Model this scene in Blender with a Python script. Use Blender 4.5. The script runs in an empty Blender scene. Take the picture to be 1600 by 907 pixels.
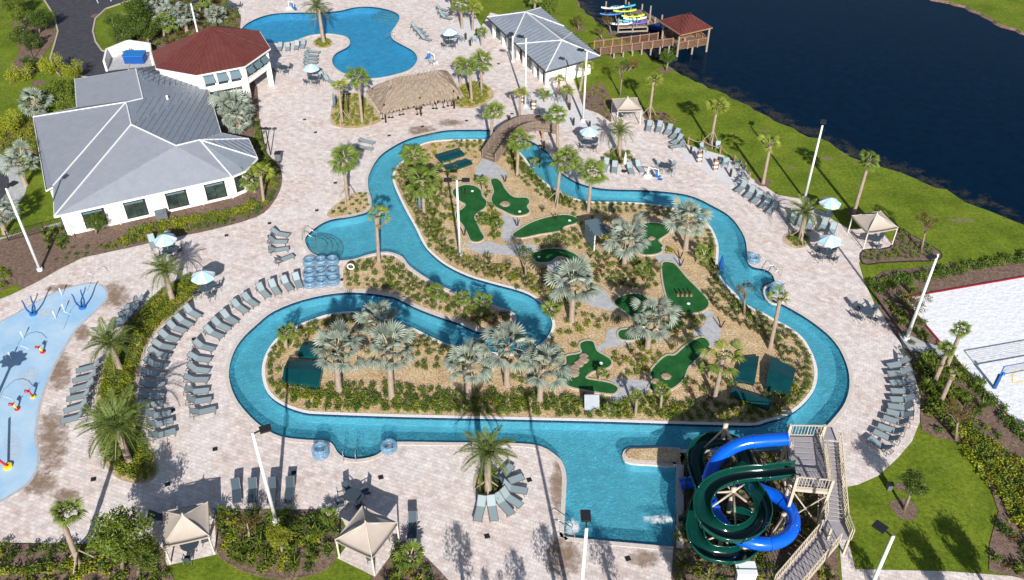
import bpy, math, random
from mathutils import Vector, Matrix, Euler
from mathutils.geometry import delaunay_2d_cdt
R=random.Random(7)
sc=bpy.context.scene; col=sc.collection
# ---------------------------------------------------------------- camera, world, sun, exposure
FP=1380.0; PITCH=math.radians(38.5); CH=50.0
cam=bpy.data.objects.new('camera',bpy.data.cameras.new('camera')); col.objects.link(cam); sc.camera=cam
cam.location=(0,0,CH); cam.rotation_euler=(math.radians(90)-PITCH,0,0)
cam.data.sensor_width=36; cam.data.lens=36*FP/1600; cam.data.clip_end=3000; cam.data.clip_start=.5
SUN_EL=math.radians(28); SUN_AZ=math.radians(172)      # clockwise from +Y
w=bpy.data.worlds.new('World'); sc.world=w; w.use_nodes=True
nt=w.node_tree; sky=nt.nodes.new('ShaderNodeTexSky'); sky.sky_type='NISHITA'; sky.sun_disc=False
sky.sun_elevation=SUN_EL; sky.sun_rotation=SUN_AZ
nt.nodes['Background'].inputs[1].default_value=.066
nt.links.new(sky.outputs[0],nt.nodes['Background'].inputs[0])
sun=bpy.data.objects.new('sun',bpy.data.lights.new('sun','SUN')); col.objects.link(sun)
sun.data.energy=5.0; sun.data.angle=math.radians(.5); sun.data.color=(1,.95,.87)
sd=Vector((math.sin(SUN_AZ)*math.cos(SUN_EL),math.cos(SUN_AZ)*math.cos(SUN_EL),math.sin(SUN_EL)))
sun.rotation_euler=sd.to_track_quat('Z','Y').to_euler()
sc.view_settings.view_transform='Standard'; sc.view_settings.look='None'; sc.view_settings.exposure=.47; sc.view_settings.gamma=1
# ---------------------------------------------------------------- surveying: photo reading -> place on a level plane
def G(x,y,z=0.0):
    u=(x-800)/FP; v=(453.5-y)/FP
    dy=math.cos(PITCH)+v*math.sin(PITCH); dz=-math.sin(PITCH)+v*math.cos(PITCH)
    t=(z-CH)/dz
    return Vector((u*t,dy*t,z))
def PX(p):
    Z=p[2]-CH; d=p[1]*math.cos(PITCH)-Z*math.sin(PITCH); up=p[1]*math.sin(PITCH)+Z*math.cos(PITCH)
    return 800+FP*p[0]/d, 453.5-FP*up/d
def Hgt(bx,by,ty):
    b=G(bx,by); lo,hi=0,30
    for _ in range(30):
        m=(lo+hi)/2
        if PX((b.x,b.y,m))[1]>ty: lo=m
        else: hi=m
    return lo
def GP(pts,z=0.0): return [G(x,y,z) for x,y in pts]
def smooth(pts,n=4,closed=True):
    out=[]; N=len(pts)
    for i in range(N if closed else N-1):
        g=(lambda k: pts[k%N]) if closed else (lambda k: pts[min(max(k,0),N-1)])
        a,b,c,d=g(i-1),g(i),g(i+1),g(i+2)
        for k in range(n):
            t=k/n
            out.append(.5*((2*b)+(c-a)*t+(2*a-5*b+4*c-d)*t*t+(3*b-a-3*c+d)*t**3))
    if not closed: out.append(pts[-1].copy())
    return out
def resample(pts,step,closed=True):
    P=pts+[pts[0]] if closed else pts
    out=[];acc=0.0
    for a,b in zip(P,P[1:]):
        L=(b-a).length
        if L<1e-6: continue
        while acc<L:
            out.append(a.lerp(b,acc/L)); acc+=step
        acc-=L
    return out
def area(p): return .5*sum(p[i].x*p[(i+1)%len(p)].y-p[(i+1)%len(p)].x*p[i].y for i in range(len(p)))
def offset(pts,d):
    """positive d grows the closed loop"""
    s=1 if area(pts)>0 else -1; N=len(pts); out=[]
    for i in range(N):
        a=(pts[i]-pts[i-1]); b=(pts[(i+1)%N]-pts[i])
        na=Vector((a.y,-a.x,0)); nb=Vector((b.y,-b.x,0))
        if na.length>1e-9: na.normalize()
        if nb.length>1e-9: nb.normalize()
        n=na+nb
        if n.length<.2: n=na
        n.normalize(); k=max(.6,n.dot(na))
        out.append(pts[i]+n*(s*d/k))
    return out
def inside(x,y,poly):
    c=False; n=len(poly); j=n-1
    for i in range(n):
        a=poly[i]; b=poly[j]
        if (a[1]>y)!=(b[1]>y) and x<(b[0]-a[0])*(y-a[1])/(b[1]-a[1])+a[0]: c=not c
        j=i
    return c
def bbox(poly): return min(p[0] for p in poly),min(p[1] for p in poly),max(p[0] for p in poly),max(p[1] for p in poly)
# ---------------------------------------------------------------- object helpers
def link(name,mesh=None,parent=None,mats=None,loc=None,rot=None,scale=None):
    o=bpy.data.objects.new(name,mesh); col.objects.link(o)
    if parent: o.parent=parent
    if loc is not None: o.location=loc
    if rot is not None: o.rotation_euler=rot
    if scale is not None: o.scale=scale
    return o
def tag(o,label=None,cat=None,group=None,kind=None):
    if label and len(label.split())>16: label=' '.join(w for w in label.split() if w!='the')
    if label: o['label']=label
    if cat: o['category']=cat
    if group: o['group']=group
    if kind: o['kind']=kind
    return o
class MB:
    def __init__(s): s.v=[];s.f=[];s.m=[];s.cur=0
    def add(s,vs,fs):
        n=len(s.v); s.v+= [tuple(v) for v in vs]
        for f in fs: s.f.append(tuple(i+n for i in f)); s.m.append(s.cur)
        return s
    def box(s,c,d,rz=0.0,M=None):
        x,y,z=d[0]/2,d[1]/2,d[2]/2
        vs=[Vector((a*x,b*y,e*z)) for e in(-1,1) for b in(-1,1) for a in(-1,1)]
        m=Matrix.Translation(c)@Matrix.Rotation(rz,4,'Z') if M is None else Matrix.Translation(c)@M
        return s.add([m@v for v in vs],[(0,2,3,1),(4,5,7,6),(0,1,5,4),(1,3,7,5),(3,2,6,7),(2,0,4,6)])
    def bar(s,a,b,w,h=None,up=(0,0,1)):
        """square bar from a to b"""
        a=Vector(a);b=Vector(b);h=h or w; t=(b-a)
        if t.length<1e-6: return s
        t.normalize(); U=Vector(up)
        if abs(t.dot(U))>.98: U=Vector((1,0,0))
        sd_=t.cross(U).normalized(); U=sd_.cross(t).normalized()
        vs=[p+sd_*(i*w/2)+U*(j*h/2) for p in(a,b) for j in(-1,1) for i in(-1,1)]
        return s.add(vs,[(0,1,3,2),(4,6,7,5),(0,4,5,1),(1,5,7,3),(3,7,6,2),(2,6,4,0)])
    def tube(s,pts,r,n=8,cap=True,r2=None):
        pts=[Vector(p) for p in pts]; N=len(pts); rs=[]; up=Vector((0,0,1))
        last=None
        for i,p in enumerate(pts):
            t=(pts[min(i+1,N-1)]-pts[max(i-1,0)]).normalized()
            if last is None:
                u=t.cross(Vector((0,0,1)) if abs(t.z)<.9 else Vector((1,0,0))).normalized()
            else:
                u=(last-t*last.dot(t)).normalized()
            last=u; v=t.cross(u)
            rr=(r(i/(max(1,N-1))) if callable(r) else (r if r2 is None else r+(r2-r)*i/(N-1)))
            rs.append([p+(u*math.cos(2*math.pi*k/n)+v*math.sin(2*math.pi*k/n))*rr for k in range(n)])
        fs=[]
        for i in range(N-1):
            for k in range(n): fs.append((i*n+k,i*n+(k+1)%n,(i+1)*n+(k+1)%n,(i+1)*n+k))
        if cap: fs.append(tuple(range(n))[::-1]); fs.append(tuple((N-1)*n+k for k in range(n)))
        return s.add([q for r_ in rs for q in r_],fs)
    def prism(s,poly,z0,z1):
        n=len(poly)
        vs=[(p[0],p[1],z0) for p in poly]+[(p[0],p[1],z1) for p in poly]
        fs=[(i,(i+1)%n,n+(i+1)%n,n+i) for i in range(n)]
        if n<=8: fs+= [tuple(range(n))[::-1],tuple(range(n,2*n))]
        else:
            tv,tf=tri(poly)
            s.add([(v[0],v[1],z1) for v in tv],tf)
        return s.add(vs,fs)
    def disc(s,c,r,n=16,z=None,ry=None):
        c=Vector(c); return s.add([c+Vector((r*math.cos(2*math.pi*k/n),(ry or r)*math.sin(2*math.pi*k/n),0)) for k in range(n)],[tuple(range(n))])
    def lathe(s,prof,c=(0,0,0),n=12):
        c=Vector(c); vs=[];fs=[]
        for r,z in prof:
            for k in range(n): vs.append(c+Vector((r*math.cos(2*math.pi*k/n),r*math.sin(2*math.pi*k/n),z)))
        for i in range(len(prof)-1):
            for k in range(n): fs.append((i*n+k,i*n+(k+1)%n,(i+1)*n+(k+1)%n,(i+1)*n+k))
        return s.add(vs,fs)
    def mesh(s,name,mats,smooth_=False):
        me=bpy.data.meshes.new(name); me.from_pydata(s.v,[],s.f)
        for m in (mats if isinstance(mats,(list,tuple)) else [mats]): me.materials.append(m)
        if max(s.m,default=0)>0: me.polygons.foreach_set('material_index',s.m)
        if smooth_: me.polygons.foreach_set('use_smooth',[True]*len(s.f))
        me.update(); return me
    def obj(s,name,mats,parent=None,smooth_=False,loc=None,rot=None):
        return link(name,s.mesh(name,mats,smooth_),parent,loc=loc,rot=rot)
def tri(outer,holes=(),extra=()):
    vs=[];es=[]
    for lp in [outer]+list(holes):
        n=len(vs)
        vs+= [Vector((p[0],p[1])) for p in lp]
        es+= [(n+i,n+(i+1)%len(lp)) for i in range(len(lp))]
    vs+= [Vector((p[0],p[1])) for p in extra]
    r=delaunay_2d_cdt(vs,es,[],0,1e-6); V=r[0]; F=[]
    for f in r[2]:
        cx=sum(V[i].x for i in f)/3; cy=sum(V[i].y for i in f)/3
        if inside(cx,cy,outer) and not any(inside(cx,cy,h) for h in holes):
            a,b,c=[V[i] for i in f]
            if (b.x-a.x)*(c.y-a.y)-(b.y-a.y)*(c.x-a.x)<0: f=f[::-1]
            F.append(tuple(f))
    return V,F
def sheet(name,outer,z,mat,holes=(),kind='structure',parent=None,label=None,extra=(),edge=0.0):
    V,F=tri(outer,holes,extra)
    m=MB(); m.add([(v.x,v.y,z) for v in V],F)
    if edge:
        n=len(outer); m.add([(p[0],p[1],z) for p in outer]+[(p[0],p[1],z-edge) for p in outer],[(i,(i+1)%n,n+(i+1)%n,n+i) for i in range(n)])
    o=m.obj(name,mat,parent); tag(o,label,None,None,kind); return o
def ring(name,loop,w,h,z,mat,parent=None,kind=None,inw=False):
    """raised kerb following a closed loop, w wide towards the outside (or inside)"""
    o2=offset(loop,-w if inw else w); n=len(loop); m=MB()
    A=[(p[0],p[1],z+h) for p in loop]; B=[(p[0],p[1],z+h) for p in o2]
    A0=[(p[0],p[1],z) for p in loop]; B0=[(p[0],p[1],z) for p in o2]
    fs=[]
    for i in range(n):
        j=(i+1)%n
        fs+=[(i,j,n+j,n+i),(i,j,2*n+j,2*n+i),(n+i,n+j,3*n+j,3*n+i)]
    m.add(A+B+A0+B0,fs); o=m.obj(name,mat,parent)
    if kind: o['kind']=kind
    return o
# ---------------------------------------------------------------- materials
def lin(c): return tuple(c)+(1,) if len(c)==3 else tuple(c)
def mat(name,c,rough=.7,spec=.3,var=0.0,vs=3.0,c2=None,bump=0.0,bs=20.0,metal=0.0,objvar=0.0,detail=6,ramp=(.35,.65),fine=None):
    m=bpy.data.materials.new(name); m.use_nodes=True; t=m.node_tree; b=t.nodes['Principled BSDF']
    b.inputs['Roughness'].default_value=rough; b.inputs['Specular IOR Level'].default_value=spec; b.inputs['Metallic'].default_value=metal
    b.inputs['Base Color'].default_value=lin(c); out=None
    tc=t.nodes.new('ShaderNodeTexCoord')
    if c2 is not None or var:
        if c2 is None: c2=tuple(x*(1-var) for x in c)
        n=t.nodes.new('ShaderNodeTexNoise'); n.inputs['Scale'].default_value=vs; n.inputs['Detail'].default_value=detail; n.inputs['Roughness'].default_value=.65
        t.links.new(tc.outputs['Object'],n.inputs['Vector'])
        r=t.nodes.new('ShaderNodeMapRange'); r.inputs[1].default_value=ramp[0]; r.inputs[2].default_value=ramp[1]
        t.links.new(n.outputs[0],r.inputs[0])
        x=t.nodes.new('ShaderNodeMix'); x.data_type='RGBA'; x.inputs[6].default_value=lin(c); x.inputs[7].default_value=lin(c2)
        t.links.new(r.outputs[0],x.inputs[0]); out=x.outputs[2]
    if fine:
        n=t.nodes.new('ShaderNodeTexNoise'); n.inputs['Scale'].default_value=fine[0]; n.inputs['Detail'].default_value=3; n.inputs['Roughness'].default_value=.8; t.links.new(tc.outputs['Object'],n.inputs['Vector'])
        mr=t.nodes.new('ShaderNodeMapRange'); mr.inputs[1].default_value=.36; mr.inputs[2].default_value=.64; mr.inputs[3].default_value=1-fine[1]; mr.inputs[4].default_value=1+fine[1]; t.links.new(n.outputs[0],mr.inputs[0])
        h=t.nodes.new('ShaderNodeHueSaturation'); t.links.new(mr.outputs[0],h.inputs['Value'])
        if out: t.links.new(out,h.inputs['Color'])
        else: h.inputs['Color'].default_value=lin(c)
        out=h.outputs[0]
    if objvar:
        oi=t.nodes.new('ShaderNodeObjectInfo'); h=t.nodes.new('ShaderNodeHueSaturation')
        mr=t.nodes.new('ShaderNodeMapRange'); mr.inputs[3].default_value=1-objvar; mr.inputs[4].default_value=1+objvar
        t.links.new(oi.outputs['Random'],mr.inputs[0]); t.links.new(mr.outputs[0],h.inputs['Value'])
        if out: t.links.new(out,h.inputs['Color'])
        else: h.inputs['Color'].default_value=lin(c)
        out=h.outputs[0]
    if out: t.links.new(out,b.inputs['Base Color'])
    if bump:
        n=t.nodes.new('ShaderNodeTexNoise'); n.inputs['Scale'].default_value=bs; n.inputs['Detail'].default_value=4
        t.links.new(tc.outputs['Object'],n.inputs['Vector'])
        bp=t.nodes.new('ShaderNodeBump'); bp.inputs['Strength'].default_value=bump; bp.inputs['Distance'].default_value=.05
        t.links.new(n.outputs[0],bp.inputs['Height']); t.links.new(bp.outputs[0],b.inputs['Normal'])
    return m
def leafmat(name,c,c2,objvar=.2,tl=.3,rough=.5):
    m=bpy.data.materials.new(name); m.use_nodes=True; t=m.node_tree; b=t.nodes['Principled BSDF']
    b.inputs['Roughness'].default_value=rough; b.inputs['Specular IOR Level'].default_value=.35
    g=t.nodes.new('ShaderNodeNewGeometry'); oi=t.nodes.new('ShaderNodeObjectInfo')
    x=t.nodes.new('ShaderNodeMix'); x.data_type='RGBA'; x.inputs[6].default_value=lin(c); x.inputs[7].default_value=lin(c2)
    t.links.new(g.outputs['Random Per Island'],x.inputs[0])
    h=t.nodes.new('ShaderNodeHueSaturation'); mr=t.nodes.new('ShaderNodeMapRange'); mr.inputs[3].default_value=1-objvar; mr.inputs[4].default_value=1+objvar
    t.links.new(oi.outputs['Random'],mr.inputs[0]); t.links.new(mr.outputs[0],h.inputs['Value']); t.links.new(x.outputs[2],h.inputs['Color'])
    t.links.new(h.outputs[0],b.inputs['Base Color'])
    tr=t.nodes.new('ShaderNodeBsdfTranslucent'); t.links.new(h.outputs[0],tr.inputs[0])
    mx=t.nodes.new('ShaderNodeMixShader'); mx.inputs[0].default_value=tl
    t.links.new(b.outputs[0],mx.inputs[1]); t.links.new(tr.outputs[0],mx.inputs[2])
    t.links.new(mx.outputs[0],t.nodes['Material Output'].inputs['Surface'])
    return m
def paver_mat(name,rot=.35,mortar=(.42,.37,.36),cols=((.68,.56,.52),(.78,.70,.67),(.62,.50,.46)),bw=.46,bh=.30):
    m=bpy.data.materials.new(name); m.use_nodes=True; t=m.node_tree; b=t.nodes['Principled BSDF']; L=t.links.new
    b.inputs['Roughness'].default_value=.8; b.inputs['Specular IOR Level'].default_value=.25
    tc=t.nodes.new('ShaderNodeTexCoord'); mp=t.nodes.new('ShaderNodeMapping'); mp.inputs['Rotation'].default_value=(0,0,rot); L(tc.outputs['Object'],mp.inputs[0])
    br=t.nodes.new('ShaderNodeTexBrick'); br.inputs['Scale'].default_value=1; br.inputs['Brick Width'].default_value=bw; br.inputs['Row Height'].default_value=bh
    br.inputs['Mortar Size'].default_value=.012; br.inputs['Color1'].default_value=(0,0,0,1); br.inputs['Color2'].default_value=(1,1,1,1); br.inputs['Bias'].default_value=0
    L(mp.outputs[0],br.inputs[0])
    rp=t.nodes.new('ShaderNodeValToRGB'); e=rp.color_ramp.elements; e[0].color=lin(cols[0]); e[1].color=lin(cols[2]); k=rp.color_ramp.elements.new(.5); k.color=lin(cols[1])
    L(br.outputs['Color'],rp.inputs[0])
    n=t.nodes.new('ShaderNodeTexNoise'); n.inputs['Scale'].default_value=.23; n.inputs['Detail'].default_value=5; n.inputs['Roughness'].default_value=.6; L(tc.outputs['Object'],n.inputs['Vector'])
    n2=t.nodes.new('ShaderNodeTexNoise'); n2.inputs['Scale'].default_value=1.4; n2.inputs['Detail'].default_value=8; n2.inputs['Roughness'].default_value=.75; L(mp.outputs[0],n2.inputs['Vector'])
    r=t.nodes.new('ShaderNodeMapRange'); r.inputs[1].default_value=.4; r.inputs[2].default_value=.62; L(n.outputs[0],r.inputs[0])
    x=t.nodes.new('ShaderNodeMix'); x.data_type='RGBA'; x.inputs[7].default_value=(.80,.76,.76,1); L(rp.outputs[0],x.inputs[6])
    mu=t.nodes.new('ShaderNodeMath'); mu.operation='MULTIPLY'; mu.inputs[1].default_value=.55; L(r.outputs[0],mu.inputs[0]); L(mu.outputs[0],x.inputs[0])
    r2=t.nodes.new('ShaderNodeMapRange'); r2.inputs[1].default_value=.3; r2.inputs[2].default_value=.62; r2.inputs[3].default_value=.62; r2.inputs[4].default_value=1.08; L(n2.outputs[0],r2.inputs[0])
    h=t.nodes.new('ShaderNodeHueSaturation'); L(r2.outputs[0],h.inputs['Value']); L(x.outputs[2],h.inputs['Color'])
    y=t.nodes.new('ShaderNodeMix'); y.data_type='RGBA'; y.inputs[7].default_value=lin(mortar); L(h.outputs[0],y.inputs[6])
    mm=t.nodes.new('ShaderNodeMath'); mm.operation='MULTIPLY'; mm.inputs[1].default_value=.8; L(br.outputs['Fac'],mm.inputs[0]); L(mm.outputs[0],y.inputs[0])
    L(y.outputs[2],b.inputs['Base Color'])
    bp=t.nodes.new('ShaderNodeBump'); bp.inputs['Strength'].default_value=.35; bp.inputs['Distance'].default_value=.02; bp.invert=True; L(br.outputs['Fac'],bp.inputs['Height']); L(bp.outputs[0],b.inputs['Normal'])
    return m
def water_mat(name,c,tint,fac=.55,bump=.35,scale=1.2,rough=.06,ior=1.33,spec=.5):
    m=bpy.data.materials.new(name); m.use_nodes=True; t=m.node_tree; b=t.nodes['Principled BSDF']; L=t.links.new
    b.inputs['Base Color'].default_value=lin(c); b.inputs['Roughness'].default_value=rough; b.inputs['IOR'].default_value=ior; b.inputs['Specular IOR Level'].default_value=spec
    tc=t.nodes.new('ShaderNodeTexCoord'); n=t.nodes.new('ShaderNodeTexNoise'); n.inputs['Scale'].default_value=scale; n.inputs['Detail'].default_value=5; n.inputs['Distortion'].default_value=1.0
    L(tc.outputs['Object'],n.inputs['Vector'])
    bp=t.nodes.new('ShaderNodeBump'); bp.inputs['Strength'].default_value=bump; bp.inputs['Distance'].default_value=.12; L(n.outputs[0],bp.inputs['Height']); L(bp.outputs[0],b.inputs['Normal'])
    # slow colour drift, plus finer sunlit ripple highlights painted into the colour
    n3=t.nodes.new('ShaderNodeTexNoise'); n3.inputs['Scale'].default_value=.9; n3.inputs['Detail'].default_value=7; n3.inputs['Roughness'].default_value=.7; L(tc.outputs['Object'],n3.inputs['Vector'])
    h=t.nodes.new('ShaderNodeHueSaturation'); h.inputs['Color'].default_value=lin(c); mr=t.nodes.new('ShaderNodeMapRange'); mr.inputs[1].default_value=.3; mr.inputs[2].default_value=.7; mr.inputs[3].default_value=.72; mr.inputs[4].default_value=1.3
    L(n3.outputs[0],mr.inputs[0]); n4=t.nodes.new('ShaderNodeTexNoise'); n4.inputs['Scale'].default_value=3.2; n4.inputs['Detail'].default_value=3; n4.inputs['Distortion'].default_value=2.2; L(tc.outputs['Object'],n4.inputs['Vector'])
    m4=t.nodes.new('ShaderNodeMapRange'); m4.inputs[1].default_value=.42; m4.inputs[2].default_value=.66; m4.inputs[3].default_value=.86; m4.inputs[4].default_value=1.45 if fac<1 else 1.0; L(n4.outputs[0],m4.inputs[0])
    ml=t.nodes.new('ShaderNodeMath'); ml.operation='MULTIPLY'; L(mr.outputs[0],ml.inputs[0]); L(m4.outputs[0],ml.inputs[1])
    L(ml.outputs[0],h.inputs['Value']); L(h.outputs[0],b.inputs['Base Color'])
    if fac<1:
        tr=t.nodes.new('ShaderNodeBsdfTransparent'); tr.inputs[0].default_value=lin(tint)
        mx=t.nodes.new('ShaderNodeMixShader'); mx.inputs[0].default_value=fac; L(tr.outputs[0],mx.inputs[1]); L(b.outputs[0],mx.inputs[2])
        L(mx.outputs[0],t.nodes['Material Output'].inputs['Surface'])
    return m
def patch_mat(name,c,c2,thr=.5,scale=1.5,rough=.9,mx_=.8):
    """ragged-edged deposit lying on a surface: coverage falls off to its rim"""
    m=mat(name,c,rough,.2,c2=c2,vs=4); t=m.node_tree; L=t.links.new; b=t.nodes['Principled BSDF']
    at=t.nodes.new('ShaderNodeAttribute'); at.attribute_name='cover'
    tc=t.nodes.new('ShaderNodeTexCoord'); n=t.nodes.new('ShaderNodeTexNoise'); n.inputs['Scale'].default_value=scale; n.inputs['Detail'].default_value=9; n.inputs['Roughness'].default_value=.75; L(tc.outputs['Object'],n.inputs['Vector'])
    ex=t.nodes.new('ShaderNodeMapRange'); ex.inputs[1].default_value=.32; ex.inputs[2].default_value=.68; L(n.outputs[0],ex.inputs[0])
    ad=t.nodes.new('ShaderNodeMath'); ad.operation='ADD'; L(at.outputs['Fac'],ad.inputs[0]); L(ex.outputs[0],ad.inputs[1])
    mr=t.nodes.new('ShaderNodeMapRange'); mr.inputs[1].default_value=thr+.35; mr.inputs[2].default_value=thr+1.15; mr.inputs[4].default_value=mx_; L(ad.outputs[0],mr.inputs[0])
    tr=t.nodes.new('ShaderNodeBsdfTransparent'); mx=t.nodes.new('ShaderNodeMixShader'); L(mr.outputs[0],mx.inputs[0]); L(tr.outputs[0],mx.inputs[1]); L(b.outputs[0],mx.inputs[2])
    L(mx.outputs[0],t.nodes['Material Output'].inputs['Surface']); return m
def patch(name,poly,z,mt,kind='stuff',label=None,parent=None):
    c=sum(poly,Vector((0,0,0)))/len(poly); n=len(poly); me=bpy.data.meshes.new(name)
    vs=[(c.x,c.y,z)]+[(c.x+(p.x-c.x)*.55,c.y+(p.y-c.y)*.55,z) for p in poly]+[(p.x,p.y,z) for p in poly]
    fs=[(0,1+i,1+(i+1)%n) for i in range(n)]+[(1+i,1+n+i,1+n+(i+1)%n,1+(i+1)%n) for i in range(n)]
    me.from_pydata(vs,[],fs); me.materials.append(mt)
    a=me.attributes.new('cover','FLOAT','POINT'); a.data.foreach_set('value',[.95]+[.62]*n+[-.25]*n)
    o=link(name,me,parent); tag(o,label,None,None,kind); return o
M={}
M['paver']=paver_mat('paver')
M['lawn']=mat('lawn grass',(.090,.140,.010),.9,.15,c2=(.165,.215,.020),vs=.3,bump=.8,bs=14,detail=12,fine=(3.2,.30))
M['field']=mat('meadow grass',(.07,.15,.012),.9,.15,c2=(.16,.24,.02),vs=.12,bump=.6,bs=20,detail=12)
M['mulch']=mat('brown mulch',(.13,.085,.065),.95,.1,c2=(.24,.17,.14),vs=3,bump=.8,bs=18,detail=10,fine=(9,.4))
M['gold']=mat('golden gravel',(.57,.44,.28),.95,.15,c2=(.42,.29,.16),vs=.8,bump=.9,bs=7,detail=10,fine=(6,.45))
M['concrete']=mat('pale concrete',(.48,.49,.52),.8,.2,var=.25,vs=2,bump=.1)
M['palestone']=mat('pale smooth paving',(.66,.66,.69),.8,.2,c2=(.58,.57,.60),vs=2,bump=.1,fine=(5,.08))
M['coping']=mat('pool coping',(.66,.60,.56),.7,.3,var=.25,vs=6)
M['coping_top']=mat('white pool coping',(.78,.78,.78),.6,.3,var=.15,vs=4)
M['tile']=mat('dark waterline tile',(.012,.03,.10),.25,.5,var=.4,vs=30)
M['plaster']=mat('pool plaster',(.40,.76,.90),.6,.3,var=.12,vs=1.2)
M['plaster_blue']=mat('blue pool plaster',(.24,.60,.86),.6,.3,var=.10,vs=1.2)
M['water']=water_mat('river water',(.052,.29,.385),(.64,.91,.96),.50,1.0,3.2)
M['pool_water']=water_mat('upper pool water',(.022,.25,.42),(.52,.84,.95),.55,.5,2.4)
M['lake']=water_mat('lake water',(.0006,.011,.030),(0,0,0),1.0,.008,.35,rough=.2,spec=.07)
M['asphalt']=mat('asphalt',(.045,.045,.055),.85,.25,c2=(.07,.07,.085),vs=1.2,bump=.2)
M['splash']=mat('splash pad surface',(.27,.49,.73),.6,.3,c2=(.47,.62,.76),vs=.25,detail=12,bump=.1)
M['white']=mat('white painted stucco',(.82,.81,.79),.7,.3,var=.06,vs=2,bump=.1)
M['whitetrim']=mat('white roof trim',(.74,.75,.76),.5,.4,var=.08,vs=5)
M['roofgrey']=mat('grey metal roof',(.25,.285,.34),.45,.45,c2=(.21,.24,.29),vs=1.3,bump=.05)
def shingle_mat():
    m=paver_mat('grey shingle roof',0,(.17,.19,.23),((.20,.225,.265),(.26,.29,.34),(.225,.25,.295)),.5,.28)
    t=m.node_tree
    for n in t.nodes:
        if n.type=='MIX' and n.inputs[7].default_value[0]>.6: n.inputs[7].default_value=(.26,.285,.33,1)
    return m
M['shingle']=mat('grey shingle roof',(.265,.29,.34),.6,.35,c2=(.235,.26,.31),vs=1.1,detail=4,bump=.1,bs=30,fine=(9,.07))
M['roofred']=mat('red metal roof',(.135,.040,.034),.45,.4,c2=(.11,.031,.028),vs=.8)
M['roofgap']=mat('dark roof edge',(.05,.05,.055),.7)
M['thatch']=mat('palm thatch',(.23,.175,.13),.95,.1,c2=(.38,.31,.25),vs=5,bump=1.0,bs=14,detail=10)
M['glass']=mat('dark window glass',(.012,.018,.02),.06,.8,c2=(.05,.08,.07),vs=.8)
M['black']=mat('black metal',(.02,.02,.022),.4,.5)
M['shutter']=mat('blue grey shutter',(.10,.16,.20),.5,.4)
M['wood']=mat('weathered timber',(.24,.13,.075),.85,.2,c2=(.36,.22,.14),vs=4,bump=.3)
M['woodgrey']=mat('grey timber decking',(.14,.105,.088),.85,.2,c2=(.23,.18,.15),vs=4,bump=.3)
M['darkwood']=mat('dark timber',(.055,.028,.016),.8,.2,var=.4,vs=6)
M['pile']=mat('pale timber pile',(.36,.30,.24),.9,.15,var=.3,vs=5)
M['felt']=mat('green putting felt',(.010,.078,.020),.9,.15,c2=(.022,.125,.032),vs=.7,bump=.4,bs=40,detail=10,fine=(9,.18))
M['kerb']=mat('beige concrete kerb',(.50,.44,.36),.85,.2,var=.25,vs=5)
M['stone']=mat('tan boulder',(.38,.29,.22),.9,.2,c2=(.25,.19,.15),vs=4,bump=.6,bs=8)
M['sling']=mat('grey sling fabric',(.27,.34,.37),.7,.2,objvar=.10)
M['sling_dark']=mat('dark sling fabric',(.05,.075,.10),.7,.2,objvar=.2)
M['frame']=mat('grey metal frame',(.12,.13,.15),.45,.5)
M['steel']=mat('stainless steel',(.6,.62,.64),.25,.6,metal=.8)
M['pole']=mat('white painted pole',(.72,.74,.76),.5,.4,var=.15,vs=2)
M['canvas']=mat('tan canvas',(.46,.40,.355),.85,.15,var=.08,vs=2)
M['canvas_grey']=mat('beige painted metal',(.58,.53,.46),.5,.4)
M['umb_white']=mat('white umbrella cloth',(.60,.69,.74),.8,.2)
M['umb_blue']=mat('light blue umbrella cloth',(.36,.55,.67),.8,.2)
M['tubeblue']=water_mat('clear blue vinyl',(.26,.42,.56),(.82,.90,.96),.34,0,1,rough=.12,spec=.8)
M['slideblue']=mat('glossy blue fibreglass',(.003,.11,.72),.16,.6,var=.12,vs=1.5)
M['slidegreen']=mat('dark green fibreglass',(.003,.062,.045),.16,.6,var=.15,vs=1.5)
M['slidein']=mat('deep green flume lining',(.003,.045,.036),.12,.6,var=.2,vs=2)
M['beige']=mat('beige painted steel',(.52,.45,.36),.5,.4,var=.12,vs=3)
M['platform']=mat('grey platform decking',(.34,.32,.35),.7,.3,var=.15,vs=3)
M['teal']=mat('dark teal cover',(.002,.040,.050),.3,.5,c2=(.003,.06,.066),vs=.8)
M['sand']=mat('white court sand',(.80,.82,.85),.95,.1,c2=(.68,.70,.75),vs=2.2,bump=1.0,bs=3.0,detail=8)
M['redtrim']=mat('red rubber edging',(.30,.02,.04),.6,.3)
M['blue']=mat('blue plastic',(.02,.16,.48),.4,.5)
M['bluepad']=mat('dark blue padding',(.005,.07,.30),.5,.4)
M['red']=mat('red painted metal',(.50,.01,.02),.35,.5)
M['yellow']=mat('yellow painted metal',(.85,.62,.02),.4,.5)
M['lime']=mat('lime plastic',(.50,.70,.06),.35,.5)
M['cyan']=mat('turquoise plastic',(.05,.45,.62),.35,.5)
M['violet']=mat('violet plastic',(.14,.10,.55),.35,.5)
M['paleplastic']=mat('white plastic',(.75,.80,.82),.35,.5)
M['trunk']=mat('palm trunk bark',(.25,.19,.15),.95,.1,c2=(.36,.29,.24),vs=6,bump=.8,bs=12)
M['bark']=mat('tree bark',(.20,.15,.12),.95,.1,c2=(.32,.27,.22),vs=6,bump=.6)
M['petiole']=mat('pale leaf stalk',(.38,.36,.22),.7)
M['thatchdry']=leafmat('dry brown frond',(.26,.17,.09),(.36,.24,.14))
M['silver']=leafmat('silver fan frond',(.20,.25,.20),(.34,.39,.34),.22,.22,.5)
M['palmgreen']=leafmat('green palm frond',(.13,.20,.03),(.20,.27,.05),.2)
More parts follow.
